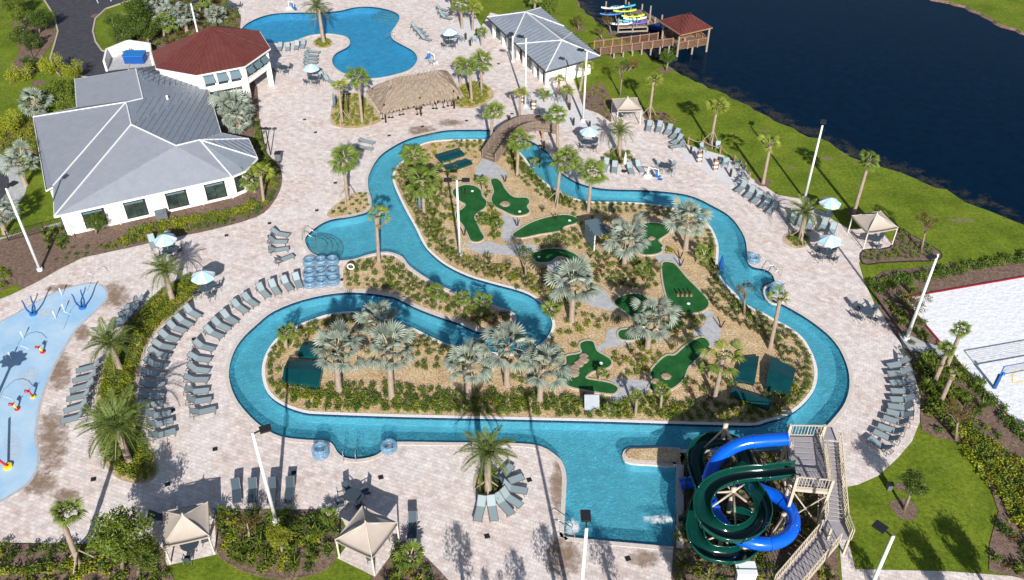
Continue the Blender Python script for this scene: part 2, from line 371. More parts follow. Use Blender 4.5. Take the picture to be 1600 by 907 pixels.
M['palmyellow']=leafmat('yellow green palm frond',(.20,.25,.03),(.30,.33,.06),.2)
M['dategreen']=leafmat('date palm frond',(.10,.15,.035),(.18,.23,.06),.15)
M['leafdark']=leafmat('dark green leaf',(.055,.105,.014),(.105,.165,.024),.25)
M['leafmid']=leafmat('mid green leaf',(.085,.135,.015),(.17,.22,.03),.25)
M['leafyel']=leafmat('yellow green leaf',(.20,.24,.015),(.34,.36,.03),.2)
M['leafpale']=leafmat('pale grass blade',(.22,.22,.08),(.33,.31,.13),.2)
M['leafbrown']=leafmat('bronze leaf',(.13,.07,.025),(.16,.12,.03),.25)
M['stain']=patch_mat('brown sand deposit',(.30,.20,.125),(.22,.15,.10),.30,1.5,.9,.68)
M['algae']=patch_mat('shore weed',(.045,.05,.03),(.12,.10,.075),.55,.7,.9,.8)
M['boardface']=mat('pale grey printed board',(.34,.37,.42),.6,.3,c2=(.28,.32,.37),vs=4)
M['foam']=patch_mat('white water foam',(.8,.85,.88),(.7,.8,.85),.3,2.6,.6,.95)
M['palepad']=patch_mat('pale dry patch of splash pad',(.55,.66,.76),(.62,.70,.78),.5,.5)
M['bare']=patch_mat('bare sandy soil patch',(.35,.28,.19),(.28,.22,.13),.55,1.2)
# ================================================================ GROUND AND WATER
O_PX=[(800,213),(778,205),(758,203),(731,203),(698,204),(665,210),(637,218),(615,229),(596,242),(585,256),(578,270),(575,281),(576,297),(580,312),(578,326),(571,333),(554,337),(538,340),(516,344),(499,352),(483,365),(477,374),(479,384),(488,396),(505,403),(521,407),(538,407),(554,405),(576,398),(598,394),(612,395),(629,402),(640,416),(667,435),(698,451),(736,465),(794,485),(806,494),(805,507),(790,517),(750,520),(717,506),(681,494),(648,481),(620,467),(604,463),(565,458),(524,459),(474,469),(428,487),(400,509),(376,533),(362,560),(358,590),(367,620),(385,645),(410,668),(440,683),(480,688),(508,689),(520,695),(528,708),(540,716),(560,718),(585,713),(600,703),(611,694),(622,691),(700,692),(800,693),(845,698),(871,714),(880,726),(885,745),(884,780),(881,837),(882,839),(960,847),(1055,855),(1057,854),(1057,790),(1057,729),(1056,727),(1020,724),(985,722),(975,712),(985,702),(1020,702),(1060,703),(1150,704),(1250,702),(1268,690),(1284,674),(1306,650),(1320,630),(1327,605),(1325,578),(1314,550),(1298,528),(1276,509),(1251,492),(1226,478),(1205,466),(1203,454),(1210,440),(1205,428),(1193,421),(1177,418),(1168,410),(1167,392),(1163,371),(1149,348),(1133,333),(1111,321),(1089,310),(1064,303),(1028,299),(995,297),(951,296),(923,292),(901,285),(879,272),(871,261),(854,237),(827,220)]
I_PX=[(648,232),(637,245),(621,259),(613,275),(615,288),(621,303),(634,330),(648,355),(662,383),(676,399),(698,416),(731,432),(767,443),(808,454),(830,463),(846,476),(857,490),(863,507),(857,525),(843,539),(820,550),(790,553),(760,549),(735,545),(703,539),(676,528),(648,514),(626,507),(604,499),(576,490),(552,487),(519,490),(494,497),(466,508),(444,520),(430,531),(417,550),(410,570),(410,592),(419,616),(441,633),(474,645),(510,648),(626,652),(758,655),(934,659),(1028,662),(1138,665),(1180,665),(1201,659),(1226,652),(1251,636),(1270,614),(1277,592),(1276,572),(1268,550),(1254,528),(1234,512),(1215,502),(1190,488),(1174,481),(1160,470),(1147,457),(1127,435),(1122,413),(1123,388),(1118,369),(1108,352),(1086,337),(1056,326),(1017,319),(973,316),(918,315),(890,307),(868,296),(852,285),(835,270),(824,252),(813,239),(800,229),(785,222),(767,219),(731,218),(692,219),(665,223)]
U_PX=[(377,48),(385,38),(400,30),(417,24),(436,21),(466,20),(500,20),(532,17),(554,12),(579,11),(604,15),(621,22),(624,30),(618,41),(611,52),(614,62),(629,71),(645,80),(652,91),(647,103),(634,112),(604,120),(576,123),(549,119),(527,109),(519,96),(525,84),(543,74),(547,66),(541,58),(524,54),(507,53),(483,56),(461,64),(439,68),(417,67),(395,64),(382,57)]
def rough_corners(px,n=3): return smooth(GP(px),n)
RO=rough_corners(O_PX,3); RI=rough_corners(I_PX,3); RU=rough_corners(U_PX,4)
LAKE_PX=[(880,-60),(897,-8),(907,12),(922,26),(945,44),(970,60),(1000,80),(1022,95),(1045,104),(1071,118),(1098,132),(1126,146),(1180,171),(1215,190),(1251,209),(1292,223),(1339,247),(1380,259),(1436,281),(1491,305),(1546,330),(1600,350),(1680,378),(1800,430)]
FAR_PX=[(1900,180),(1760,120),(1680,78),(1600,50),(1560,36),(1520,14),(1470,0),(1420,-14),(1340,-34),(1240,-60),(1100,-100)]
wob=lambda L:[p+Vector((R.uniform(-.35,.35),R.uniform(-.35,.35),0)) for p in L]
LK=wob(resample(smooth(GP(LAKE_PX),4,False),1.2,False))+wob(smooth(GP(FAR_PX),4,False))
BIG=[Vector((-500,-200,0)),Vector((600,-200,0)),Vector((600,900,0)),Vector((-500,900,0))]
sheet('ground',BIG,0,M['lawn'],[RO,RU,LK])
# bank under the water, and the lake itself
lo=offset(LK,-2.2); n=len(LK); mb=MB(); mb.add([(p.x,p.y,0) for p in LK]+[(p.x,p.y,-1.6) for p in lo],[(i,(i+1)%n,n+(i+1)%n,n+i) for i in range(n)])
mb.obj('lake_bank',M['mulch'])['kind']='structure'
sheet('lake_water',offset(LK,.4),-.28,M['lake'])
# decks --------------------------------------------------------------------
DECK_PX=[(-160,840),(0,848),(140,850),(250,852),(262,885),(300,868),(336,858),(336,802),(345,798),(440,797),(500,797),(535,812),(560,862),(586,895),(625,842),(655,862),(700,907),(760,990),(1066,990),(1066,735),(1060,700),(1250,700),(1310,700),(1308,800),(1316,907),(1345,990),(1700,990),(1700,906),(1600,902),(1480,893),(1336,890),(1328,855),(1318,800),(1314,763),(1340,758),(1372,744),(1402,717),(1425,690),(1437,660),(1438,620),(1428,585),(1413,550),(1395,510),(1368,478),(1350,440),(1342,412),(1348,395),(1392,385),(1367,363),(1325,357),(1298,342),(1251,311),(1215,305),(1196,292),(1171,277),(1160,262),(1130,243),(1098,234),(1072,226),(1062,205),(1030,190),(1008,185),(1002,165),(958,163),(955,185),(930,165),(905,148),(890,108),(800,28),(766,20),(752,42),(735,10),(700,-40),(660,-90),(330,-60),(330,0),(372,45),(380,100),(370,160),(405,200),(418,240),(438,262),(440,290),(425,320),(400,340),(330,360),(270,372),(200,388),(130,403),(95,420),(60,440),(20,460),(-160,530)]
DK=GP(DECK_PX)
sheet('pool_deck',DK,.012,M['paver'],[RO,RU])
# fix: island is drawn on its own sheet
sheet('island_ground',RI,.012,M['gold'])
# pools -----------------------------------------------------------------
def basin(name,outer,holes,wz,depth,pl,water):
    mb=MB()
    for lp in [outer]+holes:
        n=len(lp)
        mb.cur=0; mb.add([(p.x,p.y,.02) for p in lp]+[(p.x,p.y,wz-.10) for p in lp],[(i,(i+1)%n,n+(i+1)%n,n+i) for i in range(n)])
        mb.cur=1; mb.add([(p.x,p.y,wz-.10) for p in lp]+[(p.x,p.y,-depth) for p in lp],[(i,(i+1)%n,n+(i+1)%n,n+i) for i in range(n)])
    V,F=tri(outer,holes); mb.cur=1; mb.add([(v.x,v.y,-depth) for v in V],F)
    tag(mb.obj(name+'_basin',[M['tile'],pl]),None,None,None,'structure')
    sheet(name+'_water',outer,wz,water,holes)
basin('river',RO,[RI],-.16,1.0,M['plaster'],M['water'])
basin('upper_pool',RU,[],-.14,1.1,M['plaster_blue'],M['pool_water'])
def coping(name,loop,inw,m,w=.32):
    o=ring(name,loop,w,.03,.01,m,None,'structure',inw); return o
coping('river_coping',RO,False,M['coping']); coping('island_coping',RI,True,M['coping_top'],.26); coping('upper_pool_coping',RU,False,M['coping'],.3)
# deck drains set in the paving
for x,y in [(146,749),(262,757),(336,702),(459,739),(574,770),(595,746),(761,838),(827,750),(535,437),(421,349),(354,368),(495,329),(524,286),(303,530),(270,641),(421,369),(476,187),(493,207),(608,212),(660,198),(729,189),(779,100),(981,873),(800,178)]:
    g=MB(); g.box((0,0,.0),(.36,.36,.02),.3)
    for k in range(4): g.bar((-.14,-.12+.08*k,.014),(.14,-.12+.08*k,.014),.025,.012)
    o=g.obj('drain_grate',M['black'],loc=G(x,y,.024))
    fl='far' if y<300 else ('middle' if y<600 else 'near')
    tag(o,'small square black drain grate set flush in the pale paving','drain','drain grates in the pool deck')
# entry steps under water
def steps(name,cx,cy,a0,a1,r0,n,st=.38):
    c=G(cx,cy)
    par=None
    mb=MB()
    for k in range(n):
        r=r0+st*k; z=-.22-.19*k; pts=[(c.x,c.y)]
        for i in range(17):
            a=math.radians(a0+(a1-a0)*i/16); pts.append((c.x+r*math.cos(a),c.y+r*math.sin(a)))
        mb.cur=0; vs=[(p[0],p[1],z) for p in pts]+[(p[0],p[1],-1.0) for p in pts]; m_=len(pts)
        mb.add(vs,[tuple(range(m_))]+[(i,(i+1)%m_,m_+(i+1)%m_,m_+i) for i in range(m_)])
        mb.cur=1
        for i in range(16):
            a=math.radians(a0+(a1-a0)*i/16);b=math.radians(a0+(a1-a0)*(i+1)/16)
            mb.bar((c.x+r*math.cos(a),c.y+r*math.sin(a),z+.008),(c.x+r*math.cos(b),c.y+r*math.sin(b),z+.008),.05,.02)
    o=mb.obj(name,[M['concrete'],M['tile']]); tag(o,None,None,None,'structure')
steps('pool_steps',483,383,-80,95,1.7,4,.5)
steps('pool_steps',560,723,20,160,.9,4,.3)
steps('pool_steps',1214,442,110,260,.8,4,.3)
steps('pool_steps',612,14,190,320,1.6,4,.55)
def handrail(px,d,label,h=.85):
    a=G(*px); v=Vector((d[0],d[1],0)).normalized(); s=Vector((-v.y,v.x,0))
    rt=link('pool_handrail',None,loc=a); tag(rt,label,'handrail')
    for q in (-.45,.45):
        b=s*q; m=MB(); m.tube([b+Vector((0,0,0)),b+Vector((0,0,h)),b+v*.3+Vector((0,0,h+.05)),b+v*1.2+Vector((0,0,h-.45)),b+v*1.3+Vector((0,0,-.3))],.025,6)
        m.obj('rail',M['steel'],rt,True)
handrail((474,372),(1,-.05),'curved steel grab rails at the round steps of the left entry pool')
handrail((547,722),(0,1),'steel grab rails at the small bay on the near edge of the river')
handrail((1216,428),(-1,-.3),'steel grab rails by the round steps on the right bend of the river')
handrail((617,60),(-1,0),'steel grab rails on the right edge of the upper pool',.8)
handrail((868,835),(1,.1),'steel grab rails at the left edge of the slide landing pool')
# splash pad ---------------------------------------------------------------
SP_PX=[(-140,560),(-60,525),(0,505),(69,467),(96,455),(132,445),(152,445),(164,454),(163,470),(138,495),(118,514),(102,539),(83,572),(69,605),(59,638),(54,674),(54,693),(58,712),(55,734),(41,756),(16,773),(-20,790),(-140,820)]
SP=smooth(GP(SP_PX),3); sheet('splash_pad',SP,.018,M['splash'])
ring('splash_pad_edge',SP,.22,.012,.012,M['concrete'],None,'structure')
for c,rx,ry in [((45,590),26,30),((70,490),30,12),((20,700),22,40),((110,470),20,9)]:
    patch('pale_wash_patch',GP([(c[0]+rx*math.cos(a/12*6.283),c[1]+ry*math.sin(a/12*6.283)) for a in range(12)]),.023,M['palepad'],'structure')
for c,rx,ry in [((178,462),26,22),((92,580),22,34),((82,690),26,55),((60,755),30,22),((205,505),16,16),((128,520),14,16),((105,775),26,12),((95,452),24,8),((660,205),26,9),((705,192),22,6),((872,760),14,45),((880,870),30,36),((1010,875),28,14)]:
    patch('sand_stain',GP([(c[0]+rx*1.35*math.cos(a/14*6.283),c[1]+ry*1.35*math.sin(a/14*6.283)) for a in range(14)]),.0175+.0006*R.random(),M['stain'],'structure')
# shore weed and bare soil
SHO=resample(smooth(GP(LAKE_PX),4,False),1.5,False); nrm_=offset(LK,-1)
rowsv=[];val=[]
for q,(d_,cv) in enumerate([(-.2,.55),(1.5,.62),(3.2,.25),(5.2,-.35)]):
    for i,p in enumerate(SHO):
        t=(SHO[min(i+1,len(SHO)-1)]-SHO[max(0,i-1)]).normalized(); nn=Vector((t.y,-t.x,0)); nn=nn if nn.x+nn.y>0 else -nn
        rowsv.append((p.x+nn.x*d_,p.y+nn.y*d_,-.272)); val.append(cv+R.uniform(-.12,.12))
n=len(SHO); me=bpy.data.meshes.new('shore_weed'); me.from_pydata(rowsv,[],[(q*n+i,q*n+i+1,(q+1)*n+i+1,(q+1)*n+i) for q in range(3) for i in range(n-1)]); me.materials.append(M['algae'])
at_=me.attributes.new('cover','FLOAT','POINT'); at_.data.foreach_set('value',val); tag(link('shore_weed',me),'dark weed and reeds in the shallow water along the lake edge',None,None,'stuff')
for c,rx,ry in [((1290,248),16,5),((1320,242),10,3),((1235,262),10,3),((960,90),14,5),((1195,205),14,3),((1340,255),10,3),((1500,345),30,5)]:
    patch('bare_soil',GP([(c[0]+rx*1.3*math.cos(a/12*6.283),c[1]+ry*1.3*math.sin(a/12*6.283)) for a in range(12)]),.006,M['bare'],'structure')
# roads and paths -----------------------------------------------------------
ROAD=GP([(50,-60),(58,-20),(70,0),(86,25),(92,50),(86,72),(80,92),(84,107),(105,114),(150,124),(200,120),(200,92),(176,86),(158,80),(148,66),(144,50),(148,30),(165,14),(200,2),(330,-30),(330,-90),(60,-140)])
sheet('road',ROAD,.008,M['asphalt'])
ring('road_kerb',ROAD,.22,.12,.0,M['kerb'],None,'structure')
for k in range(7):
    a=G(150+20*k,-2-3*k,.012); mm=MB(); mm.box(a,(.12,4.5,.004),.5); tag(mm.obj('parking_line',M['white']),None,None,None,'structure')
sheet('concrete_path',smooth(GP([(-90,300),(-60,255),(-20,240),(12,245),(34,262),(42,290),(30,318),(0,345),(-60,360)]),3),.010,M['concrete'])
sheet('round_patio',smooth(GP([(-50,300),(-20,268),(8,268),(14,290),(2,312),(-40,335)]),3),.016,M['asphalt'])
sheet('side_path',GP([(-80,400),(0,372),(104,345),(108,356),(60,370),(0,390),(-80,420)]),.009,M['concrete'])
BEDS=[]
def bed(px,m='mulch',name='planting_bed',z=.024,edge=True,n=3,kerb='kerb'):
    p=smooth(GP(px),n) if n>1 else GP(px); sheet(name,p,z+.0015*len(BEDS),M[m])
    if edge: ring('bed_edging',p,.14,.035,.01,M[kerb],None,'structure')
    BEDS.append(p); return p
B={}
B['club']=bed([(392,120),(405,185),(412,215),(418,240),(438,262),(440,290),(425,320),(400,340),(330,360),(270,372),(200,388),(130,403),(95,420),(55,442),(30,450),(10,420),(-30,400),(-60,385),(0,375),(60,355),(110,340),(140,200),(300,130)],edge=False)
B['river_left']=bed([(276,440),(248,457),(226,479),(205,503),(183,533),(165,564),(157,592),(151,633),(150,661),(155,695),(168,728),(187,747),(209,754),(232,752),(245,735),(236,706),(224,680),(217,647),(212,605),(217,572),(226,545),(243,517),(265,498),(287,479),(308,462),(322,447),(318,431),(300,430)],'gold')
B['tree_ring']=bed([(745,775),(742,755),(750,738),(780,736),(794,752),(792,770),(778,785),(758,788)],'gold')
B['thatch']=bed([(518,190),(521,165),(530,150),(545,146),(565,150),(580,165),(590,180),(594,190),(573,198),(549,201),(528,198)],'gold')
B['thatch_right']=bed([(709,163),(712,145),(722,132),(745,130),(764,138),(770,152),(750,166),(725,170)],'gold')
B['palm_mid']=bed([(513,338),(520,326),(538,312),(554,303),(574,303),(579,315),(576,328),(556,336),(532,340)],'gold')
B['pool_palm']=bed([(490,68),(496,61),(508,60),(518,66),(514,74),(500,75)],'gold')
B['date_ring']=bed([(943,247),(950,238),(968,235),(985,241),(987,252),(970,258),(950,256)],'gold')
B['date_ring2']=bed([(1226,378),(1230,366),(1246,362),(1262,370),(1262,382),(1244,388)],'gold')
B['peninsula']=bed([(543,411),(576,403),(600,400),(614,402),(628,410),(640,424),(667,442),(698,458),(736,472),(788,489),(799,499),(796,509),(780,513),(750,514),(717,500),(681,488),(648,475),(622,461),(604,457),(565,452),(541,453),(536,430)],'gold',edge=False)
B['near_left']=bed([(340,803),(400,799),(470,800),(500,800),(525,812),(535,835),(524,850),(520,875),(500,892),(455,903),(405,898),(365,882),(340,862),(336,830)],kerb='mulch')
B['near_mid']=bed([(586,897),(606,870),(626,845),(655,862),(700,907),(740,960),(560,960)],edge=False)
B['near_corner']=bed([(-160,842),(0,850),(140,852),(248,854),(258,885),(275,915),(270,990),(-160,990)],edge=False)
B['slide']=bed([(1068,728),(1120,712),(1306,706),(1306,800),(1312,907),(1330,990),(1070,990)],'mulch',edge=False)
B['court']=bed([(1372,480),(1405,462),(1432,452),(1475,540),(1560,640),(1620,700),(1700,790),(1700,903),(1545,892),(1560,800),(1520,710),(1490,690),(1440,674),(1440,620),(1430,585),(1414,545)],edge=False,n=2)
B['hedge']=bed([(1358,440),(1380,425),(1600,400),(1720,390),(1720,425),(1600,432),(1408,464),(1375,476)],edge=False,n=1)
B['cabana_right']=bed([(1349,412),(1350,392),(1392,388),(1404,360),(1430,372),(1462,390),(1470,400),(1460,407),(1430,408),(1380,410)],kerb='black')
B['building']=bed([(905,150),(938,128),(953,150),(956,165),(955,192),(935,178),(912,170)],edge=False,n=1)
B['cabana_top']=bed([(1005,178),(1020,172),(1050,182),(1056,192),(1035,192),(1010,188)],edge=False)
B['driveway']=bed([(180,60),(200,30),(240,5),(350,-5),(375,45),(300,60),(240,80),(190,88)],edge=False)
B['left_lawn']=bed([(-60,200),(0,192),(60,188),(72,240),(40,240),(0,238),(-60,240)],edge=False)
B['left_low']=bed([(-60,400),(-20,420),(10,425),(24,445),(-60,470)],edge=False)
B['near_lawn_side']=bed([(20,30),(60,20),(84,40),(86,60),(70,85),(60,110),(20,130),(14,110),(30,80)],edge=False,z=.012)
for (x,y,r) in [(1413,795,.95),(1192,285,.9),(1112,225,.9),(1334,333,.7),(1040,110,1.0),(980,105,.9),(955,52,.9),(905,45,.9),(940,62,.8),(1410,762,.45),(150,25,.8),(60,130,1),(45,95,1)]:
    c=G(x,y,.012); p=[c+Vector((r*math.cos(k/14*6.283)*R.uniform(.85,1.1),r*math.sin(k/14*6.283)*R.uniform(.85,1.1),0)) for k in range(14)]
    sheet('tree_mulch_ring',p,.014+.001*R.random(),M['mulch'])
# bare circle of stones where fire pit patios stand
sheet('fire_pit_patio',smooth(GP([(1072,228),(1111,238),(1147,253),(1170,274),(1178,290),(1150,292),(1118,280),(1092,262),(1066,245)]),3),.020,M['palestone'])
sheet('pale_patio',smooth(GP([(838,146),(870,150),(905,163),(930,185),(934,205),(915,208),(885,196),(850,186),(822,172)]),3),.019,M['palestone'])
sheet('pale_patio_far',smooth(GP([(722,32),(745,36),(756,52),(750,68),(728,74),(705,66),(702,50)]),3),.019,M['palestone'])
# volleyball court
CT=GP([(1410,466),(1600,433),(1760,405),(1760,820),(1620,700),(1560,640),(1474,541)])
sheet('court_sand',CT,.075,M['sand'],extra=[])
for a,b in [((1410,466),(1760,405)),((1410,466),(1474,541)),((1474,541),(1620,700))]:
    mm=MB(); mm.bar(G(*a,.08),G(*b,.08),.15,.12); tag(mm.obj('court_edging',M['redtrim']),'low dark red rubber edging around the white sand court','edging','court edging strips')
sheet('path_crossing',GP([(1405,528),(1412,520),(1440,534),(1476,545),(1480,556),(1450,556),(1425,548),(1412,545)]),.062,M['concrete'])
# ================================================================ MINI GOLF ON THE ISLAND
PATHS=[[(742,272),(750,254),(757,248),(773,256),(790,268),(792,276),(783,280),(768,279),(756,276),(748,284)],
[(786,334),(800,340),(812,342),(812,360),(800,374),(792,380),(783,368),(786,352)],
[(728,379),(737,381),(750,382),(758,378),(775,380),(786,387),(792,394),(780,398),(758,398),(740,393),(730,385)],
[(912,463),(925,456),(935,452),(948,456),(952,467),(962,478),(962,486),(945,484),(923,479),(912,470)],
[(957,513),(968,516),(968,526),(990,536),(975,540),(959,543),(940,548),(934,552),(931,545),(945,534),(948,520)],
[(1097,490),(1111,487),(1118,498),(1125,510),(1126,523),(1114,545),(1106,534),(1083,523),(1092,514),(1102,503)],
[(954,594),(978,593),(1014,597),(1014,614),(984,614),(973,627),(957,628),(956,612)],
[(1023,399),(1045,397),(1061,404),(1068,418),(1056,413),(1044,409),(1034,415)],
[(780,385),(830,382),(838,388),(834,398),(785,399)],
[(850,408),(872,404),(880,425),(885,450),(870,450),(862,430)]]
PW=[smooth(GP(p),3) for p in PATHS]
for i,p in enumerate(PW): sheet('golf_path',p,.024+.002*i,M['concrete'])
GREENS=[([(717,293),(728,290),(742,292),(751,299),(753,308),(760,316),(757,326),(747,333),(741,340),(745,350),(751,363),(756,373),(747,379),(736,377),(731,366),(723,352),(713,341),(714,332),(722,328),(728,321),(720,316),(710,308),(708,299)],'long wavy putting green left of the palm tufted strip'),
([(767,283),(775,280),(783,286),(789,297),(802,309),(822,310),(827,317),(823,324),(827,331),(822,336),(805,338),(786,330),(772,322),(768,311),(772,300)],'putting green with a sandy round inset just below the bridge'),
([(801,368),(816,357),(835,347),(863,339),(887,337),(902,343),(899,350),(882,355),(874,362),(843,367),(813,373)],'leaf shaped putting green left of the grey slatted sign'),
([(1000,352),(1022,349),(1042,355),(1046,363),(1036,371),(1028,377),(1035,385),(1032,395),(1017,399),(1000,397),(991,380),(993,362)],'pinched putting green behind the silver fan palm'),
([(832,397),(851,391),(871,390),(890,394),(907,405),(920,421),(922,432),(912,436),(903,420),(888,405),(871,402),(860,410),(841,411),(833,405)],'hook shaped putting green curving around the upper middle'),
([(1035,413),(1047,411),(1056,416),(1072,435),(1089,452),(1105,470),(1105,481),(1092,489),(1069,490),(1050,481),(1042,465),(1036,440)],'large pear shaped putting green with a wooden obstacle'),
([(962,470),(978,462),(998,461),(1014,470),(1022,484),(1028,509),(1014,520),(995,531),(973,532),(966,525),(970,517),(990,514),(998,506),(979,490),(963,479)],'putting green mostly hidden below a silver fan palm'),
([(907,538),(915,534),(926,535),(930,545),(934,551),(951,561),(955,569),(948,576),(929,580),(918,587),(916,593),(940,597),(956,601),(965,608),(959,616),(940,615),(912,610),(890,605),(874,594),(866,583),(878,575),(885,568),(885,558),(899,555),(909,552),(907,545)],'lobed putting green with a chain of flat boulders'),
([(1088,531),(1100,529),(1108,539),(1103,547),(1087,563),(1075,575),(1067,594),(1050,608),(1028,612),(1014,608),(1020,597),(1017,583),(1028,568),(1042,557),(1055,556),(1070,543)],'paddle shaped putting green at the lower right of the course')]
GW=[]
for px,lab in GREENS:
    p=smooth(GP(px),3); GW.append(p); c=sum(p,Vector())/len(p)
    rt=link('putting_green',None,loc=(c.x,c.y,0)); tag(rt,lab,'putting green')
    q=[v-Vector((c.x,c.y,0)) for v in p]
    s=sheet('turf',q,.075,M['felt'],kind=None,parent=rt,edge=.06)
    ring('kerb',q,.16,.10,.01,M['kerb'],rt)
def cup(x,y):
    m=MB(); m.lathe([(.0,.0),(.16,0),(.16,.02),(.09,.02),(.07,-.0)],n=10); o=m.obj('golf_cup',M['paleplastic'],loc=G(x,y,.078)); tag(o,'small white golf cup in green felt','golf cup','white golf cups')
for x,y in [(738,299),(812,331),(890,345),(842,402),(1076,475),(939,568),(1005,512),(1036,388)]: cup(x,y)
def boulder(x,y,r,lab,z=.08):
    m=MB(); nn=9; prof=[]; o=[R.uniform(.75,1.2) for _ in range(nn)]
    vs=[];
    for (k,zz) in ((1,0),(.95,.6),(.6,1)):
        for i in range(nn):
            a=i/nn*6.283; vs.append((r*k*o[i]*math.cos(a),r*k*o[(i+1)%nn]*math.sin(a),zz*r*.35))
    fs=[(l*nn+i,l*nn+(i+1)%nn,(l+1)*nn+(i+1)%nn,(l+1)*nn+i) for l in range(2) for i in range(nn)]+[tuple(range(2*nn,3*nn))]
    m.add(vs,fs); ob=m.obj('boulder',M['stone'],loc=G(x,y,z)); tag(ob,lab,'boulder')
for i,(x,y,r) in enumerate([(895,583,.5),(898,575,.42),(904,569,.42),(911,563,.45),(912,557,.38)]): boulder(x,y,r,['lowest','second lowest','middle','second highest','highest'][i]+' flat tan boulder of the chain across the lobed green')
boulder(1041,589,.42,'round tan boulder set in the paddle shaped green'); boulder(1024,596,.38,'small grey tan boulder at the left kerb of the paddle green'); boulder(789,319,.5,'flat sandy stone in the green below the bridge')
boulder(1000,367,.42,'tan boulder on the green behind the silver palm'); boulder(1018,373,.35,'smaller boulder on the pinched green')
def cover(px,z,lab):
    p=GP(px,z); p=[Vector((v.x,v.y,0)) for v in p]; c=sum(p,Vector())/4; rt=link('equipment_cover',None,loc=(c.x,c.y,0)); tag(rt,lab,'cover')
    q=[v-Vector((c.x,c.y,0)) for v in p]; m=MB(); m.prism(q,.02,z*.7); m.obj('side_panels',M['teal'],rt)
    mid1=(q[0]+q[3])/2; mid2=(q[1]+q[2])/2; m=MB()
    q2=[v*1.03 for v in q]
    for nm,(a,b,cc,dd) in {'lid':(q2[0],q2[1],mid2*1.06,mid1*1.06),'lid_':(mid1*1.06,mid2*1.06,q2[2],q2[3])}.items():
        m=MB(); hi=z; lo_=z*.7
        za,zb=(lo_,hi) if nm=='lid' else (hi,lo_)
        m.add([(a.x,a.y,za),(b.x,b.y,za),(cc.x,cc.y,zb),(dd.x,dd.y,zb),(a.x,a.y,za-.06),(b.x,b.y,za-.06),(cc.x,cc.y,zb-.06),(dd.x,dd.y,zb-.06)],[(0,1,2,3),(4,7,6,5),(0,4,5,1),(1,5,6,2),(2,6,7,3),(3,7,4,0)])
        m.obj('lid_panel',M['teal'],rt)
cover([(689,252),(726,240),(714,231),(679,241)],.35,'upper dark teal cover beside the left end of the golf course')
cover([(702,267),(738,254),(728,247),(692,258)],.3,'lower dark teal cover directly below the other at the left course end')
cover([(465,553),(496,554),(498,534),(474,534)],.6,'smaller dark teal cover at the left end of the island')
cover([(441,591),(497,598),(505,563),(449,561)],.8,'larger dark teal cover in front of the silver palms at the left end')
cover([(1149,589),(1179,597),(1186,555),(1164,557)],.5,'upright dark teal cover beside the ragged palm at the right end')
cover([(1198,598),(1234,610),(1244,573),(1207,555)],.9,'biggest dark teal cover with a raised ridge at the right end')
cover([(1142,614),(1202,636),(1207,622),(1147,603)],.5,'long low dark teal cover in shade at the bottom right of the island')
def marker(x,y,lab):
    b=G(x,y,.03); rt=link('wooden_marker',None,loc=b); tag(rt,lab,'marker posts','pairs of short wooden marker posts')
    for dx in (-.14,.14):
        m=MB(); m.tube([(dx*.3,0,0),(dx*1.6,0,.75)],.05,6); m.obj('post',M['darkwood'],rt)
for x,y in [(789,284),(808,353),(868,345),(1063,416),(725,368),(725,305),(1126,512),(1062,404)]: marker(x,y,'pair of short dark wooden posts leaning apart beside a putting green')
# obstacle on the pear green
rt=link('golf_obstacle',None,loc=G(1069,461,.08)); tag(rt,'low wooden golf obstacle with short dark pegs on the pear shaped green','golf obstacle')
for k in range(4):
    m=MB(); m.tube([(-.6+.4*k,0,0),(-.66+.4*k,.0,.5)],.06,6); m.obj('peg',M['darkwood'],rt)
    m=MB(); m.box((-.6+.4*k,-.12,.06),(.2,.3,.12)); m.obj('block',M['wood'],rt)
# white shade panel on posts near river, and the grey slatted sign frame
def panel_roof(x,y,w,d,h,lab,tilt=.25):
    rt=link('information_board',None,loc=G(x,y,.03)); tag(rt,lab,'board')
    m=MB(); m.box((0,0,h),(w,d,.06),M=Matrix.Rotation(tilt,4,'X')); m.obj('board_panel',M['boardface'],rt); g=MB(); g.bar((-w/2,-d/2*.77,h-.36),(w/2,-d/2*.77,h-.36),.06); g.bar((-w/2,d/2*.77,h+.36),(w/2,d/2*.77,h+.36),.06); g.obj('board_frame',M['shutter'],rt)
    for sx in (-1,1):
        m=MB(); m.bar((sx*w*.42,0,0),(sx*w*.42,0,h-.04),.07); m.obj('post',M['frame'],rt)
panel_roof(924,640,1.15,1.2,.75,'white tilted rules board on two posts between the green and the river',.7)
rt=link('slatted_screen',None,loc=G(920,384,.03),rot=(0,0,-1.25)); tag(rt,'grey slatted equipment screen beside the leaf shaped green','screen')
for k in range(7):
    m=MB(); m.box((0,0,.25+.24*k),(2.3,.05,.2)); m.obj('slat',M['shutter'],rt)
for sx in (-1,0,1):
    m=MB(); m.bar((sx*1.15,.05,0),(sx*1.15,.05,2.0),.09); m.obj('post',M['whitetrim'],rt)
m=MB(); m.box((0,.7,2.05),(2.6,1.5,.08)); m.obj('screen_roof',M['shutter'],rt)
